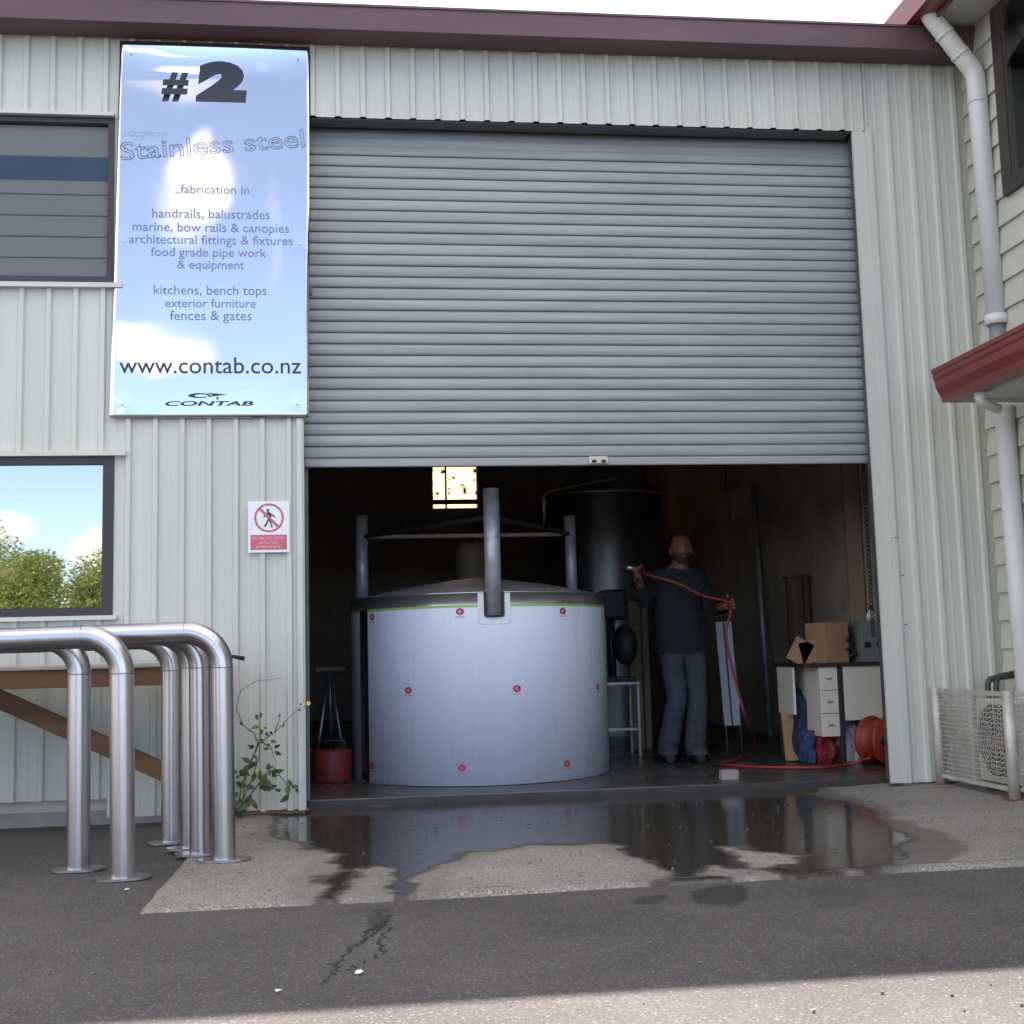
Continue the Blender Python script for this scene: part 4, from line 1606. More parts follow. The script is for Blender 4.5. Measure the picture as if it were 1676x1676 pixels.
def head_pt(th, ph):
    d_ = Vector((math.sin(th) * math.sin(ph), -math.sin(th) * math.cos(ph), math.cos(th)))   # ph 0 faces the camera
    r = Vector((.080, .099, .116))
    p = Vector((d_.x * r.x, d_.y * r.y, d_.z * r.z))
    f = max(0, math.cos(ph)) * math.sin(th)
    if d_.z < 0:
        p.x *= 1 - .22 * (-d_.z)
        p.y *= 1 - .12 * (-d_.z)
    def g(x, z, sx, sz):
        return math.exp(-((p.x - x) / sx) ** 2 - ((p.z - z) / sz) ** 2)
    if f > 0:
        p.y -= f * (.026 * g(0, -.022, .012, .022) + .010 * g(0, .012, .05, .012) + .010 * g(0, -.095, .03, .02) + .006 * g(0, -.062, .022, .010))
        p.y += f * (.012 * g(.030, -.004, .014, .010) + .012 * g(-.030, -.004, .014, .010))
    return p


tilt = Matrix.Rotation(R(-8), 3, 'X') @ Matrix.Rotation(R(-6), 3, 'Z')
hv = [hc + (tilt @ head_pt(PI * i / HM, 2 * PI * j / HN)) * S for i in range(HM + 1) for j in range(HN)]
bodymb.add(hv, [(i * HN + j, (i + 1) * HN + j, (i + 1) * HN + (j + 1) % HN, i * HN + (j + 1) % HN) for i in range(HM) for j in range(HN)], True)
for s in (-1, 1):
    bodymb.ball(hc + (tilt @ Vector((s * .078, .008, -.010))) * S, (.012, .018, .030), 10, 8)
# fingers, closed round what each hand holds
def hand(c, axis_h, out, palm, thumbdir):
    """c palm centre, axis_h along the held hose, out = wrist to knuckles, palm = direction the palm faces"""
    a_h, o_, p_ = Vector(axis_h).normalized(), Vector(out).normalized(), Vector(palm).normalized()
    for k, (off, ln) in enumerate(((-.030, .070), (-.010, .080), (.010, .076), (.030, .060))):
        b = c + o_ * .035 + a_h * off
        bodymb.tube([b - o_ * .025, b, b + o_ * ln * .35 + p_ * .006, b + o_ * ln * .48 + p_ * ln * .42, b + o_ * ln * .18 + p_ * ln * .62], [.0095, .0095, .009, .0085, .007], 8)
    b = c + a_h * -.030
    bodymb.tube([b - o_ * .01, b + Vector(thumbdir) * .030 + p_ * .012, b + Vector(thumbdir) * .045 + p_ * .036 + o_ * .012], [.0125, .011, .0085], 8)


hand(J['hdR'], (-.3, .1, 1), (-.5, -.7, .35), (.4, -.6, -.2), (-.2, -.3, .9))
hand(J['hdL'], (.25, -.1, -1), (.5, -.8, .1), (-.6, -.7, 0), (.1, -.4, .9))
body = bodymb.build('body', M['skin'], man)

def garment(name, keep, inflate, material, fold, snap):
    """clothing cut from the body's own surface and puffed out, with folds"""
    bm = bmesh.new()
    bm.from_mesh(bm_)
    bm.normal_update()
    gone = [f for f in bm.faces if not keep(f.calc_center_median())]
    bmesh.ops.delete(bm, geom=gone, context='FACES')
    for v_ in bm.verts:
        if v_.is_boundary:
            for zz in snap:
                if abs(v_.co.z - zz) < .075:
                    v_.co.z = zz
    bmesh.ops.subdivide_edges(bm, edges=bm.edges[:], cuts=1, use_grid_fill=True)
    bm.normal_update()
    for v_ in bm.verts:
        k_ = noise.fractal(Vector((v_.co.x * 7, v_.co.y * 7, v_.co.z * 11)), 1, 2, 3)
        v_.co = v_.co + v_.normal * (inflate(v_.co) + fold * k_)
    me = bpy.data.meshes.new(name)
    bm.to_mesh(me)
    bm.free()
    me.materials.append(material)
    me.polygons.foreach_set('use_smooth', [True] * len(me.polygons))
    return link(name, me, man)


def near_arm(c):
    """True where the surface belongs to a hand beyond the cuff"""
    for e, w in (('elR', 'wrR'), ('elL', 'wrL')):
        d_ = J[w] - J[e]
        if (c - J[e]).dot(d_) / d_.length_squared > .88 and (c - J[w]).length < .16:
            return True
    return False


HEM = FZ + .83 * S
garment('shirt', lambda c: c.z > HEM - .02 and c.z < FZ + 1.415 * S and not near_arm(c), lambda c: .024 + .016 * max(0, min(1, (1.0 * S + FZ - c.z) / .2)), M['shirt'], .012, (HEM - .02, FZ + 1.415 * S))
garment('jeans', lambda c: FZ + .055 < c.z < FZ + .97 * S, lambda c: .012 + .022 * max(0, min(1, (FZ + .5 - c.z) / .4)), M['denim'], .010, (FZ + .97 * S, FZ + .05))
for f_, t_ in (('anR', 'toR'), ('anL', 'toL')):
    mb = MB()
    d_ = (J[t_] - J[f_])
    d_.z = 0
    d_.normalize()
    b0 = Vector((J[f_].x, J[f_].y, FZ))
    mb.tube([b0 - d_ * .09 + Vector((0, 0, .045)), b0 - d_ * .05 + Vector((0, 0, .052)), b0 + d_ * .06 + Vector((0, 0, .050)), b0 + d_ * .15 + Vector((0, 0, .040)), b0 + d_ * .19 + Vector((0, 0, .034))], [.030, .050, .050, .044, .026], 14)
    mb.build('boot', M['boot'], man)
mb = MB()
# short beard and moustache on the jaw
bv = []
for i in range(13, HM):
    for j in range(-6, 7):
        p = head_pt(PI * i / HM, 2 * PI * j / HN)
        bv.append(hc + (tilt @ (p * 1.05 + Vector((0, -.004, 0)))) * S)
nw_ = 13
mb.add(bv, [(i * nw_ + j, (i + 1) * nw_ + j, (i + 1) * nw_ + j + 1, i * nw_ + j + 1) for i in range(HM - 14) for j in range(nw_ - 1) if not (i < 1 and 3 <= j <= 8) and not (i == 2 and 5 <= j <= 6)], True)
mb.build('beard', M['beard'], man)
for s in (-1, 1):
    mb = MB()
    mb.ball(hc + (tilt @ Vector((s * .029, -.084, -.003))) * S, (.011, .007, .006), 10, 6)
    mb.beam(hc + (tilt @ Vector((s * .015, -.096, .014))) * S, hc + (tilt @ Vector((s * .045, -.085, .015))) * S, .006, .007)
    mb.build('eye', M['beard'], man)

# red hose: gun hand -> across the chest -> other hand -> floor -> reel
hg = MB()
rH, lH = J['hdR'] + Vector((-.02, -.05, 0)), J['hdL'] + Vector((.0, -.045, 0))
hp_ = [rH, rH + Vector((.04, -.03, .06)), Vector((on_y(1060, 940, YM - .30).x, YM - .30, on_y(1060, 940, YM - .3).z)), on_y(1110, 955, YM - .32), on_y(1150, 975, YM - .33), lH, on_y(1188, 1040, YM - .30), on_y(1205, 1120, YM - .28), on_y(1222, 1180, YM - .25)]
gz = FZ + .012
hp_ += [on_z(1238, 1215, gz + .06), on_z(1232, 1232, gz), on_z(1205, 1243, gz), on_z(1180, 1249, gz), on_z(1200, 1253, gz), on_z(1270, 1256, gz), on_z(1340, 1256, gz), on_z(1390, 1251, gz), on_z(1425, 1240, gz + .05)]


def smooth_path(pts, k=6):
    out = []
    n = len(pts)
    for i in range(n - 1):
        p0_, p1_, p2_, p3_ = pts[max(0, i - 1)], pts[i], pts[i + 1], pts[min(n - 1, i + 2)]
        for j in range(k):
            t = j / k
            out.append(.5 * ((2 * p1_) + (p2_ - p0_) * t + (2 * p0_ - 5 * p1_ + 4 * p2_ - p3_) * t * t + (3 * p1_ - p0_ - 3 * p2_ + p3_) * t ** 3))
    out.append(pts[-1])
    return out


hg.tube(smooth_path(hp_), .0095, 10)
tag(hg.build('red_hose', M['hose']), 'long red hose running from the man down to the floor and reel', 'hose')
gun = thing('spray_gun', "small metal spray gun held in the man's raised hand", 'spray gun', rH)
MB().tube([rH + Vector((.0, 0, -.08)), rH + Vector((-.005, -.01, .04))], .014, 10).build('grip', M['black_steel'], gun)
MB().tube([rH + Vector((.03, .0, .045)), rH + Vector((-.07, -.05, .05))], .015, 10).build('barrel', M['rim'], gun)

# ------------------------------------------------------------------ desk and clutter on the right
DZ = FZ
dl = on_z(1284, 1243, DZ)
dr = on_z(1381, 1251, DZ)
DT = on_y(1330, 1086, dr.y).z
desk = thing('cream_desk', 'cream laminate desk with drawers and black top beside the jamb', 'desk', (3.75, 1.3, FZ))
DX0, DX1 = dl.x - .02, 4.14
DY0, DY1 = dr.y - .05, dr.y + .62
mb = MB()
mb.bbox(DX0, DX1, DY0, DY1, DT - .025, DT, .005)
mb.build('desk_top', M['black_steel'], desk)
for x, y in ((DX0 + .03, DY1 - .06), (dr.x, DY0 + .04), (DX1 - .05, DY0 + .04), (DX1 - .05, DY1 - .06)):
    MB().bbox(x - .016, x + .016, y - .016, y + .016, FZ, DT - .026, .003).build('leg', M['dark_steel'], desk)
mb = MB()
dA, dB = on_y(1340, 1100, DY0 + .03), on_y(1372, 1205, DY0 + .03)
mb.bbox(dA.x, dr.x - .022, DY0 + .02, DY0 + .5, dB.z, DT - .027, .004)
dw = mb.build('drawer_cabinet', M['cream'], desk)
mb = MB()
dz = DT - .027
hh = (dz - dB.z) / 3
for k in (1, 2):
    MB().box(dA.x + .004, dr.x - .026, DY0 + .0185, DY0 + .0198, dz - k * hh - .002, dz - k * hh + .002).build('drawer_gap', M['black_steel'], dw)
for k in range(3):
    MB().bbox((dA.x + dr.x) / 2 - .03, (dA.x + dr.x) / 2 + .01, DY0 + .010, DY0 + .0195, dz - (k + .5) * hh - .006, dz - (k + .5) * hh + .006, .002).build('handle', M['ply'], dw)
mb = MB()
pb = on_y(1420, 1178, DY0 + .03).z
mb.bbox(dr.x + .022, DX1 - .07, DY0 + .02, DY0 + .035, pb, DT - .027, .003)
mb.build('modesty_panel', M['cream'], desk)
mb = MB()
mb.bbox(DX0 + .05, dA.x - .004, DY1 - .05, DY1 - .035, on_y(1300, 1165, DY1).z, DT - .027, .003)
mb.build('back_panel', M['cream'], desk)
mb = MB()
mb.bbox(DX0, DX0 + .018, DY0 + .25, DY1 - .09, on_y(1300, 1165, DY1).z, DT - .027, .003)
mb.build('end_panel', M['cream'], desk)


def carton(name, label, px0, px1, ptop, ybase, depth, y, z0, m_, cat='box', rot=0):
    a, b = on_y(px0, ptop, y), on_y(px1, ptop, y)
    mb = MB()
    mb.bbox(a.x, b.x, y, y + depth, z0, a.z, .004)
    c = Vector(((a.x + b.x) / 2, y + depth / 2, z0))
    if rot:
        mb.xform(Matrix.Translation(c) @ Matrix.Rotation(R(rot), 4, 'Z') @ Matrix.Translation(-c))
    return mb, c


mb, c = carton('', '', 1340, 1384, 1019, 0, .24, DY0 + .10, DT, 'card', rot=14)
bx = thing('cardboard_box', 'upright brown cardboard box standing on the cream desk', 'box', c)
mb.build('carton', M['card'], bx)
hh_ = on_y(1360, 1019, DY0 + .1).z
MB().bbox(c.x - .045, c.x - .01, c.y - .1, c.y + .1, hh_ - .0005, hh_ + .0015, .0005).build('tape', M['ply'], bx)
mb = MB()
fp = on_y(1322, 1080, DY0 + .15)
mb.beam((fp.x - .08, fp.y + .05, DT + .01), (fp.x + .01, fp.y + .05, DT + .16), .14, .012, (0, 1, 0))
mb.beam((fp.x + .02, fp.y + .05, DT + .155), (fp.x + .055, fp.y + .05, DT + .005), .14, .012, (0, 1, 0))
tag(mb.build('folded_cardboard', M['card']), 'folded piece of cardboard leaning left of the box on the desk', 'cardboard')
mb, c = carton('', '', 1408, 1448, 1016, 0, .26, DY0 + .06, DT, 'grey_box')
gb = thing('grey_machine', 'grey metal machine housing on the desk against the jamb', 'machine', c)
mb.build('housing', M['grey_box'], gb)
gq = on_y(1420, 1055, DY0 + .05)
for dx in (0, .09):
    MB().bbox(gq.x + dx - .02, gq.x + dx + .02, DY0 + .045, DY0 + .0605, gq.z - .02, gq.z + .02, .004).build('socket', M['black_steel'], gb)
bt = on_y(1426, 1014, DY0 + .12)
btl = thing('small_bottle', 'small pale bottle standing on top of the grey machine', 'bottle', bt)
MB().lathe((bt.x, bt.y, bt.z - .003), [(0, 0), (.034, 0), (.034, .045), (.014, .062), (.014, .075), (0, .075)], 20).build('bottle_body', M['bottle'], btl)
MB().lathe((bt.x, bt.y, bt.z + .072), [(.016, 0), (.016, .02), (0, .02)], 16).build('cap', M['black_steel'], btl)
mb = MB()
gq = on_y(1393, 1060, DY0 + .12)
pts = [gq + Vector((math.sin(k * 1.1) * .035, .02 * math.cos(k * .9), -.06 + k * .013 + math.sin(k * 2.3) * .02)) for k in range(13)]
mb.tube(smooth_path(pts, 4), .009, 8)
tag(mb.build('cable_coil', M['dark_steel']), 'tangled grey cable between the cardboard box and grey machine', 'cable')


def sack(name, label, cat, px0, px1, py0, py1, y, dep, m_, seed, lump=.03, top=.7):
    """limp bag resting on the floor, pinched at the top"""
    a, b = on_y(px0, py1, y), on_y(px1, py1, y)
    zt_ = on_y((px0 + px1) / 2, py0, y).z
    cx_, hw = (a.x + b.x) / 2, (b.x - a.x) / 2
    z0_ = FZ
    mb = MB()
    n_, m2_ = 44, 24
    v = []
    for i in range(m2_ + 1):
        t = i / m2_
        w = (1 - (1 - t * 4) ** 2 * .25 if t < .25 else 1) * (1 - (1 - top) * t ** 1.5)
        if i >= m2_ - 1:
            w *= .55 if i == m2_ - 1 else .2
        for j in range(n_):
            an = 2 * PI * j / n_
            nz = 1 + lump * 5 * noise.noise(Vector((math.cos(an) * 1.8 + seed, math.sin(an) * 1.8, t * 3.2))) + lump * 3 * abs(noise.noise(Vector((math.cos(an) * 4.2 + seed, math.sin(an) * 4.2, t * 1.5 + seed)))) - lump * 3.2 * abs(noise.noise(Vector((math.cos(an) * 3 + seed * 2, math.sin(an) * 3, t * 6 + seed))))
            ca_, sa_ = math.cos(an), math.sin(an)
            ca_ = math.copysign(abs(ca_) ** .55, ca_)
            sa_ = math.copysign(abs(sa_) ** .55, sa_)
            lean = hw * .35 * noise.noise(Vector((seed, t * 2.2, 1)))
            v.append((cx_ + lean + hw * w * ca_ * nz, y + dep / 2 + dep / 2 * w * sa_ * nz, z0_ + (zt_ - z0_) * t * (1 + .10 * noise.noise(Vector((math.cos(an) * 2.5 + seed, math.sin(an) * 2.5, 3))))))
    mb.add(v, [(i * n_ + j, i * n_ + (j + 1) % n_, (i + 1) * n_ + (j + 1) % n_, (i + 1) * n_ + j) for i in range(m2_) for j in range(n_)], True)
    mb.add(v[-n_:], [tuple(range(n_))])
    mb.add(v[:n_], [tuple(reversed(range(n_)))])
    return tag(mb.build(name, m_), label, cat)


sack('navy_bag', 'tall dark navy bag under the left half of the cream desk', 'bag', 1306, 1345, 1130, 1245, DY0 + .30, .22, M['navy'], 1.0, .035, .95)
sack('red_bag', 'crumpled red bag under the desk drawers', 'bag', 1336, 1373, 1192, 1252, DY0 + .12, .22, M['red_cloth'], 3.3, .055, .85)
sack('lilac_bag', 'pale lilac crumpled bag under the desk beside the red drum', 'bag', 1388, 1412, 1186, 1246, DY0 + .16, .12, M['lilac'], 5.1, .075, 1.0)
sack('blue_bundle', 'blue cloth bundle on the floor between the navy and red bags', 'cloth', 1318, 1338, 1195, 1248, DY0 + .16, .14, M['blue'], 7.7, .07, .9)
mb = MB()
cp = on_y(1295, 1185, DY0 + .34)
mb.bbox(cp.x - .05, cp.x + .06, cp.y, cp.y + .02, FZ + .01, cp.z + .09, .003)
mb.xform(Matrix.Translation(Vector((cp.x, cp.y, FZ))) @ Matrix.Rotation(R(-9), 4, 'X') @ Matrix.Translation(-Vector((cp.x, cp.y, FZ))))
tag(mb.build('cardboard_sheet', M['card']), 'brown cardboard sheet leaning under the left end of the desk', 'cardboard')
# red drum lying at the jamb end: hose reel
rd = on_y(1446, 1228, DY0 - .10)
reel = thing('hose_reel', 'round orange red hose reel lying on the floor at the jamb', 'hose reel', (rd.x, rd.y, FZ))
rR = .165
mb = MB()
mb.lathe((0, 0, 0), [(0, -.075), (rR * .30, -.075), (rR * .34, -.085), (rR * .86, -.092), (rR * .97, -.088), (rR, -.072), (rR * .96, -.056), (rR * .80, -.050), (rR * .80, .05), (rR * .96, .056), (rR, .072), (rR * .97, .09), (0, .092)], 48)
mb.xform(Matrix.Translation((rd.x, rd.y + .04, FZ + rR)) @ Matrix.Rotation(R(25), 4, 'Z') @ Matrix.Rotation(R(90), 4, 'X'))
dr_ = mb.build('drum', M['red_plastic'], reel)
mb = MB()
mb.lathe((0, 0, 0), [(0, 0), (.035, 0), (.03, .03), (0, .03)], 20)
mb.xform(Matrix.Translation((rd.x - .04, rd.y - .05, FZ + rR)) @ Matrix.Rotation(R(25), 4, 'Z') @ Matrix.Rotation(R(90), 4, 'X'))
mb.build('hub', M['black_steel'], reel)

# white folded boards on a stand, behind the worker
wb = thing('white_boards', 'two tall narrow white boards leaning upright right of the man', 'boards', on_z(1190, 1215, FZ))
yb = 2.35
a_, b_ = on_y(1171, 1018, yb), on_y(1197, 1018, yb)
zb0 = on_y(1190, 1188, yb).z
for x0, x1, z1 in ((a_.x, (a_.x + b_.x) / 2 - .006, a_.z), ((a_.x + b_.x) / 2 + .006, b_.x, a_.z + .004)):
    mb = MB()
    mb.bbox(x0, x1, yb, yb + .02, zb0, z1, .003)
    for v_ in mb.v:
        v_.x += (a_.z - v_.z) * .045
    mb.build('board', M['white_panel'], wb)
for dx in (.04, .16):
    MB().tube([(a_.x + dx + .02, yb + .03, FZ), (a_.x + dx, yb + .03, zb0 + .5)], .008, 8).build('stand_leg', M['rim'], wb)

# pale metal stool frame left of the worker
st = thing('metal_stand', 'pale bare metal stand between the wrapped tank and the man', 'stand', on_z(1020, 1222, FZ))
ys = 2.3
xa, xb = on_y(985, 1120, ys).x, on_y(1045, 1120, ys).x
zt2 = on_y(1040, 1118, ys).z
for x in (xa, xb - .015):
    for y in (ys, ys + .3):
        MB().bbox(x, x + .022, y, y + .022, FZ, zt2 - .012, .003).build('leg', M['cage'], st)
mb = MB()
mb.bbox(xa - .01, xb + .015, ys - .01, ys + .335, zt2 - .012, zt2 + .012, .003)
mb.build('top_frame', M['cage'], st)
zr = FZ + .20
MB().bbox(xa + .022, xb - .015, ys + .002, ys + .02, zr, zr + .022, .003).build('stretcher', M['cage'], st)
# machine on the stand
dp_ = thing('drill_machine', 'dark upright machine standing on the pale metal stand', 'machine', ((xa + xb) / 2, ys + .15, zt2 + .012))
mx_ = (xa + xb) / 2
mb = MB()
mb.bbox(mx_ - .13, mx_ + .13, ys + .02, ys + .30, zt2 + .013, zt2 + .05, .01)
mb.build('base', M['black_steel'], dp_)
MB().tube([(mx_ - .02, ys + .2, zt2 + .05), (mx_ - .02, ys + .2, zt2 + .52)], .035, 16).build('column', M['dark_steel'], dp_)
mb = MB()
mb.bbox(mx_ - .11, mx_ + .09, ys + .02, ys + .32, zt2 + .50, zt2 + .74, .03)
mb.build('head', M['black_steel'], dp_)
mb = MB()
mb.ball((mx_ + .07, ys + .10, zt2 + .30), (.10, .12, .16), 18, 12)
mb.build('motor', M['black_steel'], dp_)
# pale upright boards against the silo
mb = MB()
q0, q1 = on_y(1028, 985, 3.0), on_y(1062, 1085, 3.0)
for x0, x1, zt3, lab in ((q0.x, q0.x + .10, q0.z, 'wider and shorter pale plank standing on end behind the man'), (q0.x + .112, q0.x + .165, q0.z + .22, 'narrow taller pale plank standing on end behind the man')):
    tag(MB().bbox(x0, x1, 3.0, 3.02, FZ, zt3, .003).build('plank', M['ply']), lab, 'plank', 'planks standing behind the man')
# little grey block on the wet floor
q = on_z(1196, 1277, FZ)
mb = MB()
mb.bbox(q.x - .055, q.x + .055, q.y, q.y + .07, FZ, FZ + .06, .006)
mb.bbox(q.x - .02, q.x + .02, q.y + .002, q.y + .068, FZ + .06, FZ + .063, .001)
tag(mb.build('concrete_block', M['concrete']), 'small grey block on the floor just inside the doorway', 'block')

# hanging shirt-shaped cloth and a fluorescent batten up in the dark
hs = thing('hanging_shirt', 'grey work shirt hanging high in the dark workshop', 'shirt', on_y(1216, 850, 4.4))
ySh = 4.4
S2 = [(1196, 850), (1196, 822), (1186, 812), (1200, 800), (1210, 797), (1224, 797), (1232, 800), (1246, 810), (1240, 822), (1238, 850)]
pv = [on_y(x, y, ySh) for x, y in S2]
mb = MB()
n_ = len(pv)
mb.add([p + Vector((0, 0, 0)) for p in pv] + [p + Vector((0, .05, 0)) for p in pv], [tuple(range(n_)), tuple(reversed(range(n_, 2 * n_)))] + [(i, (i + 1) % n_, n_ + (i + 1) % n_, n_ + i) for i in range(n_)])
mb.build('cloth', M['concrete'], hs)
hk = on_y(1217, 797, ySh)
MB().tube([hk + Vector((0, .025, -.01)), hk + Vector((0, .025, .14))], .006, 6).build('hanger_hook', M['rim'], hs)
rl = thing('hanging_rail', 'long thin pipe rail slung under the roof above the hanging shirt', 'rail', on_y(1250, 790, 4.4))
a_, b_ = on_y(1180, 812, 4.42), on_y(1275, 775, 4.42)
MB().tube([a_, b_], .014, 10).build('pipe', M['rim'], rl)
for t in (.1, .9):
    p_ = a_.lerp(b_, t)
    MB().tube([p_, (p_.x, p_.y, 4.8)], .005, 6).build('hanger_rod', M['dark_steel'], rl)

# dull red cabinet in the gloom behind the desk
c0_, c1_ = on_y(1328, 900, 3.0), on_y(1388, 900, 3.0)
cz_ = on_y(1350, 862, 3.0).z
cab = thing('tool_cabinet', 'dull red brown tool cabinet in the gloom behind the desk', 'cabinet', ((c0_.x + c1_.x) / 2, 3.2, FZ))
MB().bbox(c0_.x, c1_.x, 3.0, 3.4, FZ, cz_, .006).build('carcass', M['cab'], cab)
mid_ = (c0_.x + c1_.x) / 2
for x0, x1, hx in ((c0_.x + .01, mid_ - .003, mid_ - .03), (mid_ + .003, c1_.x - .01, mid_ + .03)):
    dd_ = MB().bbox(x0, x1, 2.985, 2.9995, FZ + .03, cz_ - .02, .003).build('door', M['cab'], cab)
    MB().bbox(hx - .008, hx + .008, 2.965, 2.9845, 1.0, 1.12, .003).build('handle', M['rim'], dd_)
pl0, pl1 = on_y(1288, 946, 2.9), on_y(1326, 941, 2.9)
tag(MB().beam((pl0.x, 2.95, pl0.z), (pl1.x, 2.95, pl1.z), .10, .03).beam((pl0.x + .03, 2.95, pl0.z - .02), (pl0.x + .03, 2.95, FZ), .04, .04, (0, 1, 0)).beam((pl1.x - .03, 2.95, pl1.z - .02), (pl1.x - .03, 2.95, FZ), .04, .04, (0, 1, 0)).build('saw_horse', M['timber']), 'dim timber saw horse standing left of the red brown cabinet', 'saw horse')

# lengths of steel leaning on the back of the bay
for k, (dx, ln, rr_s, lab) in enumerate(((0.0, 2.5, .024, 'thickest of three steel lengths leaning in the dark behind the white boards'), (.13, 2.1, .016, 'middle length of the three steel tubes leaning in the dark bay'), (.24, 2.75, .012, 'thinnest and longest of the three steel tubes leaning in the dark bay'))):
    xk = on_y(1245, 1000, 4.0).x + dx
    tag(MB().tube([(xk, 3.9, FZ), (xk + .10 - .05 * k, 4.35, ln)], rr_s, 12).build('steel_tube', M['post']), lab, 'tube', 'steel lengths leaning in the bay')

# trestle and red can deep on the left
tr_ = thing('pipe_trestle', 'spindly pipe trestle in the dark left of the wrapped tank', 'trestle', on_z(540, 1222, FZ))
y_ = 2.2
top = on_y(540, 1096, y_)
for px_, dy in ((516, -.18), (567, -.18), (540, .25)):
    f_ = on_y(px_, 1222, y_)
    MB().tube([(top.x, y_ + dy * .1, top.z), (f_.x, y_ + dy, FZ)], .011, 8).build('leg', M['rim'], tr_)
mb = MB()
mb.bbox(top.x - .10, top.x + .12, y_ - .03, y_ + .03, top.z - .01, top.z + .02, .004)
mb.build('head_plate', M['ply'], tr_)
rcn = thing('red_can', 'red metal can on the floor in the dark left of the tank', 'can', on_z(543, 1265, FZ))
q = on_y(543, 1262, 1.25)
mb = MB()
mb.lathe((q.x, 1.25, FZ), [(0, 0), (.13, 0), (.135, .01), (.135, .20), (.13, .21), (0, .215)], 30)
mb.build('can_body', M['can_red'], rcn)
MB().tube([(q.x - .10, 1.25, FZ + .21), (q.x - .08, 1.25, FZ + .27), (q.x + .08, 1.25, FZ + .27), (q.x + .10, 1.25, FZ + .21)], .006, 6).build('handle', M['dark_steel'], rcn)

# overhead copper line
mb = MB()
pl = [on_y(888, 835, 3.5), on_y(890, 812, 3.5), on_y(905, 803, 3.5), on_y(950, 793, 3.5), on_y(1010, 783, 3.5)]
mb.tube(smooth_path(pl, 6), .010, 8)
tag(mb.build('copper_pipe', M['ply']), 'thin bent copper coloured pipe hanging in front of the silo top', 'pipe')

# cracks where the water runs off over the asphalt
def crack(pts, w):
    mb = MB()
    ps_ = [on_z(480 + x * .5967, 1240 + y * .5967, 0) for x, y in pts]
    fine_ = []
    for a, b in zip(ps_[:-1], ps_[1:]):
        for k in range(7):
            q_ = a.lerp(b, k / 7)
            fine_.append((q_.x + rnd.uniform(-.012, .012), q_.y + rnd.uniform(-.015, .015)))
    fine_.append((ps_[-1].x, ps_[-1].y))
    v = []
    for i, (x, y) in enumerate(fine_):
        h_ = w * rnd.uniform(.25, 1.0) * (1 - .6 * i / len(fine_))
        z_ = -.004 + noise.noise(Vector((x * .8, y * .8, 0))) * .004 + .0022
        v += [(x - h_, y - h_ * .4, z_), (x + h_, y + h_ * .4, z_)]
    mb.add(v, [(2 * i, 2 * i + 1, 2 * i + 3, 2 * i + 2) for i in range(len(fine_) - 1)])
    return tag(mb.build('asphalt_crack', M['crack']), kind='structure')


crack([(262, 425), (250, 450), (225, 480), (190, 500), (150, 525), (120, 560), (105, 600), (80, 620)], .011)
crack([(258, 462), (240, 500), (245, 530), (215, 548), (165, 572), (150, 585)], .009)
crack([(190, 500), (205, 470), (235, 455), (262, 440)], .008)

# ------------------------------------------------------------------ litter
for (px_, py_), lab in (((455, 1621), 'tiny white paper scrap on the asphalt near the shadow edge'), ((588, 1592), 'small white wrapper scrap lying beside the damp crack'), ((207, 1456), 'pale chip of litter just below the foremost hoop leg')):
    p = on_z(px_, py_, .003)
    mb = MB()
    v = [(p.x + .012 * math.cos(a) * rnd.uniform(.6, 1.1), p.y + .012 * math.sin(a) * rnd.uniform(.5, 1), .004 + rnd.uniform(0, .006)) for a in [2 * PI * k / 6 for k in range(6)]]
    mb.add(v + [(x, y, z - .003) for x, y, z in v], [tuple(range(6)), tuple(range(11, 5, -1))] + [(i, (i + 1) % 6, 6 + (i + 1) % 6, 6 + i) for i in range(6)])
    tag(mb.build('paper_scrap', M['paper']), lab, 'litter', 'paper scraps on the yard')
mb = MB()
for k in range(900):
    x, y = rnd.uniform(-2.6, 4.1), rnd.uniform(-6.2, -.2)
    r = rnd.choice((.002, .003, .003, .004, .006))
    mb.ball((x, y, r * .5 + (.012 if (y > -2.5 and x > -.4) else -.003)), (r, r * rnd.uniform(.6, 1), r * .7), 5, 3)
tag(mb.build('loose_grit', M['grit']), 'loose grit scattered over the yard', 'grit', kind='stuff')
mb = MB()
for k in range(150):
    x = rnd.uniform(-.3, 3.6)
    y = rnd.uniform(-.9, .15) if rnd.random() < .6 else rnd.uniform(-2.5, .1)
    a = rnd.uniform(0, 2 * PI)
    ln, wd_ = rnd.uniform(.006, .02), rnd.uniform(.003, .006)
    c, s = math.cos(a), math.sin(a)
    z = .019
    mb.add([(x - ln * c, y - ln * s, z), (x + wd_ * s, y - wd_ * c, z + .003), (x + ln * c, y + ln * s, z + .001), (x - wd_ * s, y + wd_ * c, z + .004)], [(0, 1, 2, 3)])
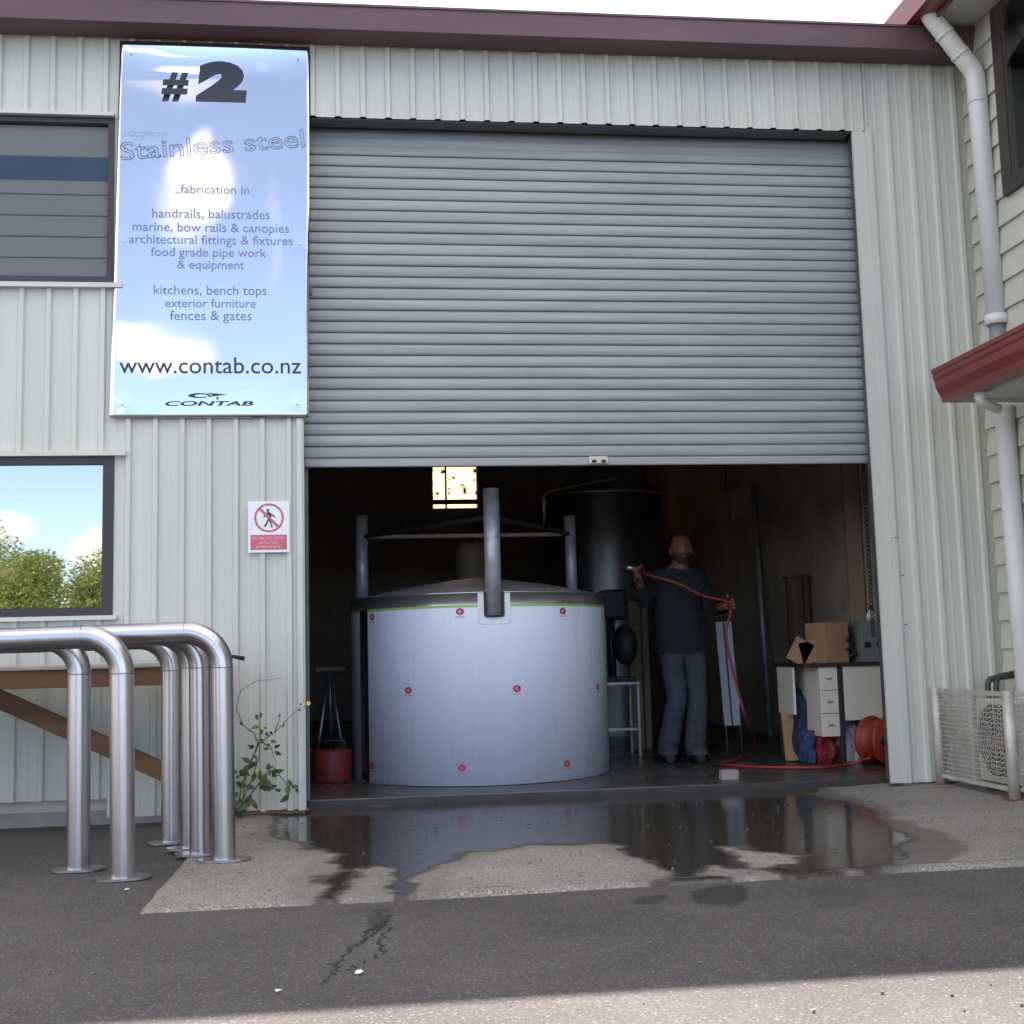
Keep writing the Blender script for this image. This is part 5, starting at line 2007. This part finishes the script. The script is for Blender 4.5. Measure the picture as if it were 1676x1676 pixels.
tag(mb.build('leaf_litter', M['debris']), 'dead leaf bits lying on the wet concrete apron', 'leaf litter', kind='stuff')

# ------------------------------------------------------------------ trees across the yard, seen in the window's reflection
def tree(x, y, h, w, seed, lab):
    t = thing('broadleaf_tree', lab, 'tree', (x, y, 0), 'trees across the yard')
    r_ = random.Random(seed)
    mb = MB()
    mb.tube([(x, y, -.05), (x + .05, y, h * .25), (x - .04, y, h * .5), (x, y, h * .75)], [.16, .13, .09, .04], 10)
    blobs = []
    for k in range(16):
        a, rr3 = r_.uniform(0, 2 * PI), r_.uniform(.1, 1) * w * .42
        bz = h * r_.uniform(.22, .86)
        sh_ = 1 - .55 * max(0, (bz / h - .5)) * 2
        c = Vector((x + rr3 * sh_ * math.cos(a), y + rr3 * sh_ * math.sin(a), bz))
        blobs.append((c, r_.uniform(.16, .28) * w))
        mb.tube([(x, y, min(bz * .7, h * .6)), c.lerp(Vector((x, y, bz * .8)), .4), c], [.05, .03, .012], 6)
    mb.build('trunk', M['bark'], t)
    lv = MB()
    for c, rad_ in blobs:
        for k in range(1500):
            d_ = Vector((r_.gauss(0, 1), r_.gauss(0, 1), r_.gauss(0, 1))).normalized()
            p = c + d_ * rad_ * (r_.random() ** .4) * (1 + .3 * noise.noise(d_ * 2 + c))
            ax_ = Vector((r_.gauss(0, 1), r_.gauss(0, 1), r_.gauss(0, .6))).normalized()
            bx_ = ax_.orthogonal().normalized()
            ln, wd2 = r_.uniform(.045, .09), r_.uniform(.02, .035)
            lv.add([p - ax_ * ln, p + bx_ * wd2, p + ax_ * ln, p - bx_ * wd2], [(0, 1, 2, 3)])
    me = bpy.data.meshes.new('crown')
    me.from_pydata([tuple(q_) for q_ in lv.v], [], lv.f)
    me.materials.append(M['crown'])
    link('crown', me, t)


tree(-7.4, -30.5, 3.9, 4.4, 3, 'rounded green tree reflected at the right of the lower window')
tree(-11.6, -31.5, 4.9, 5.2, 5, 'taller green tree reflected at the left of the lower window')
tree(-9.4, -28.5, 4.3, 4.4, 9, 'low bushy tree reflected in the middle of the lower window')
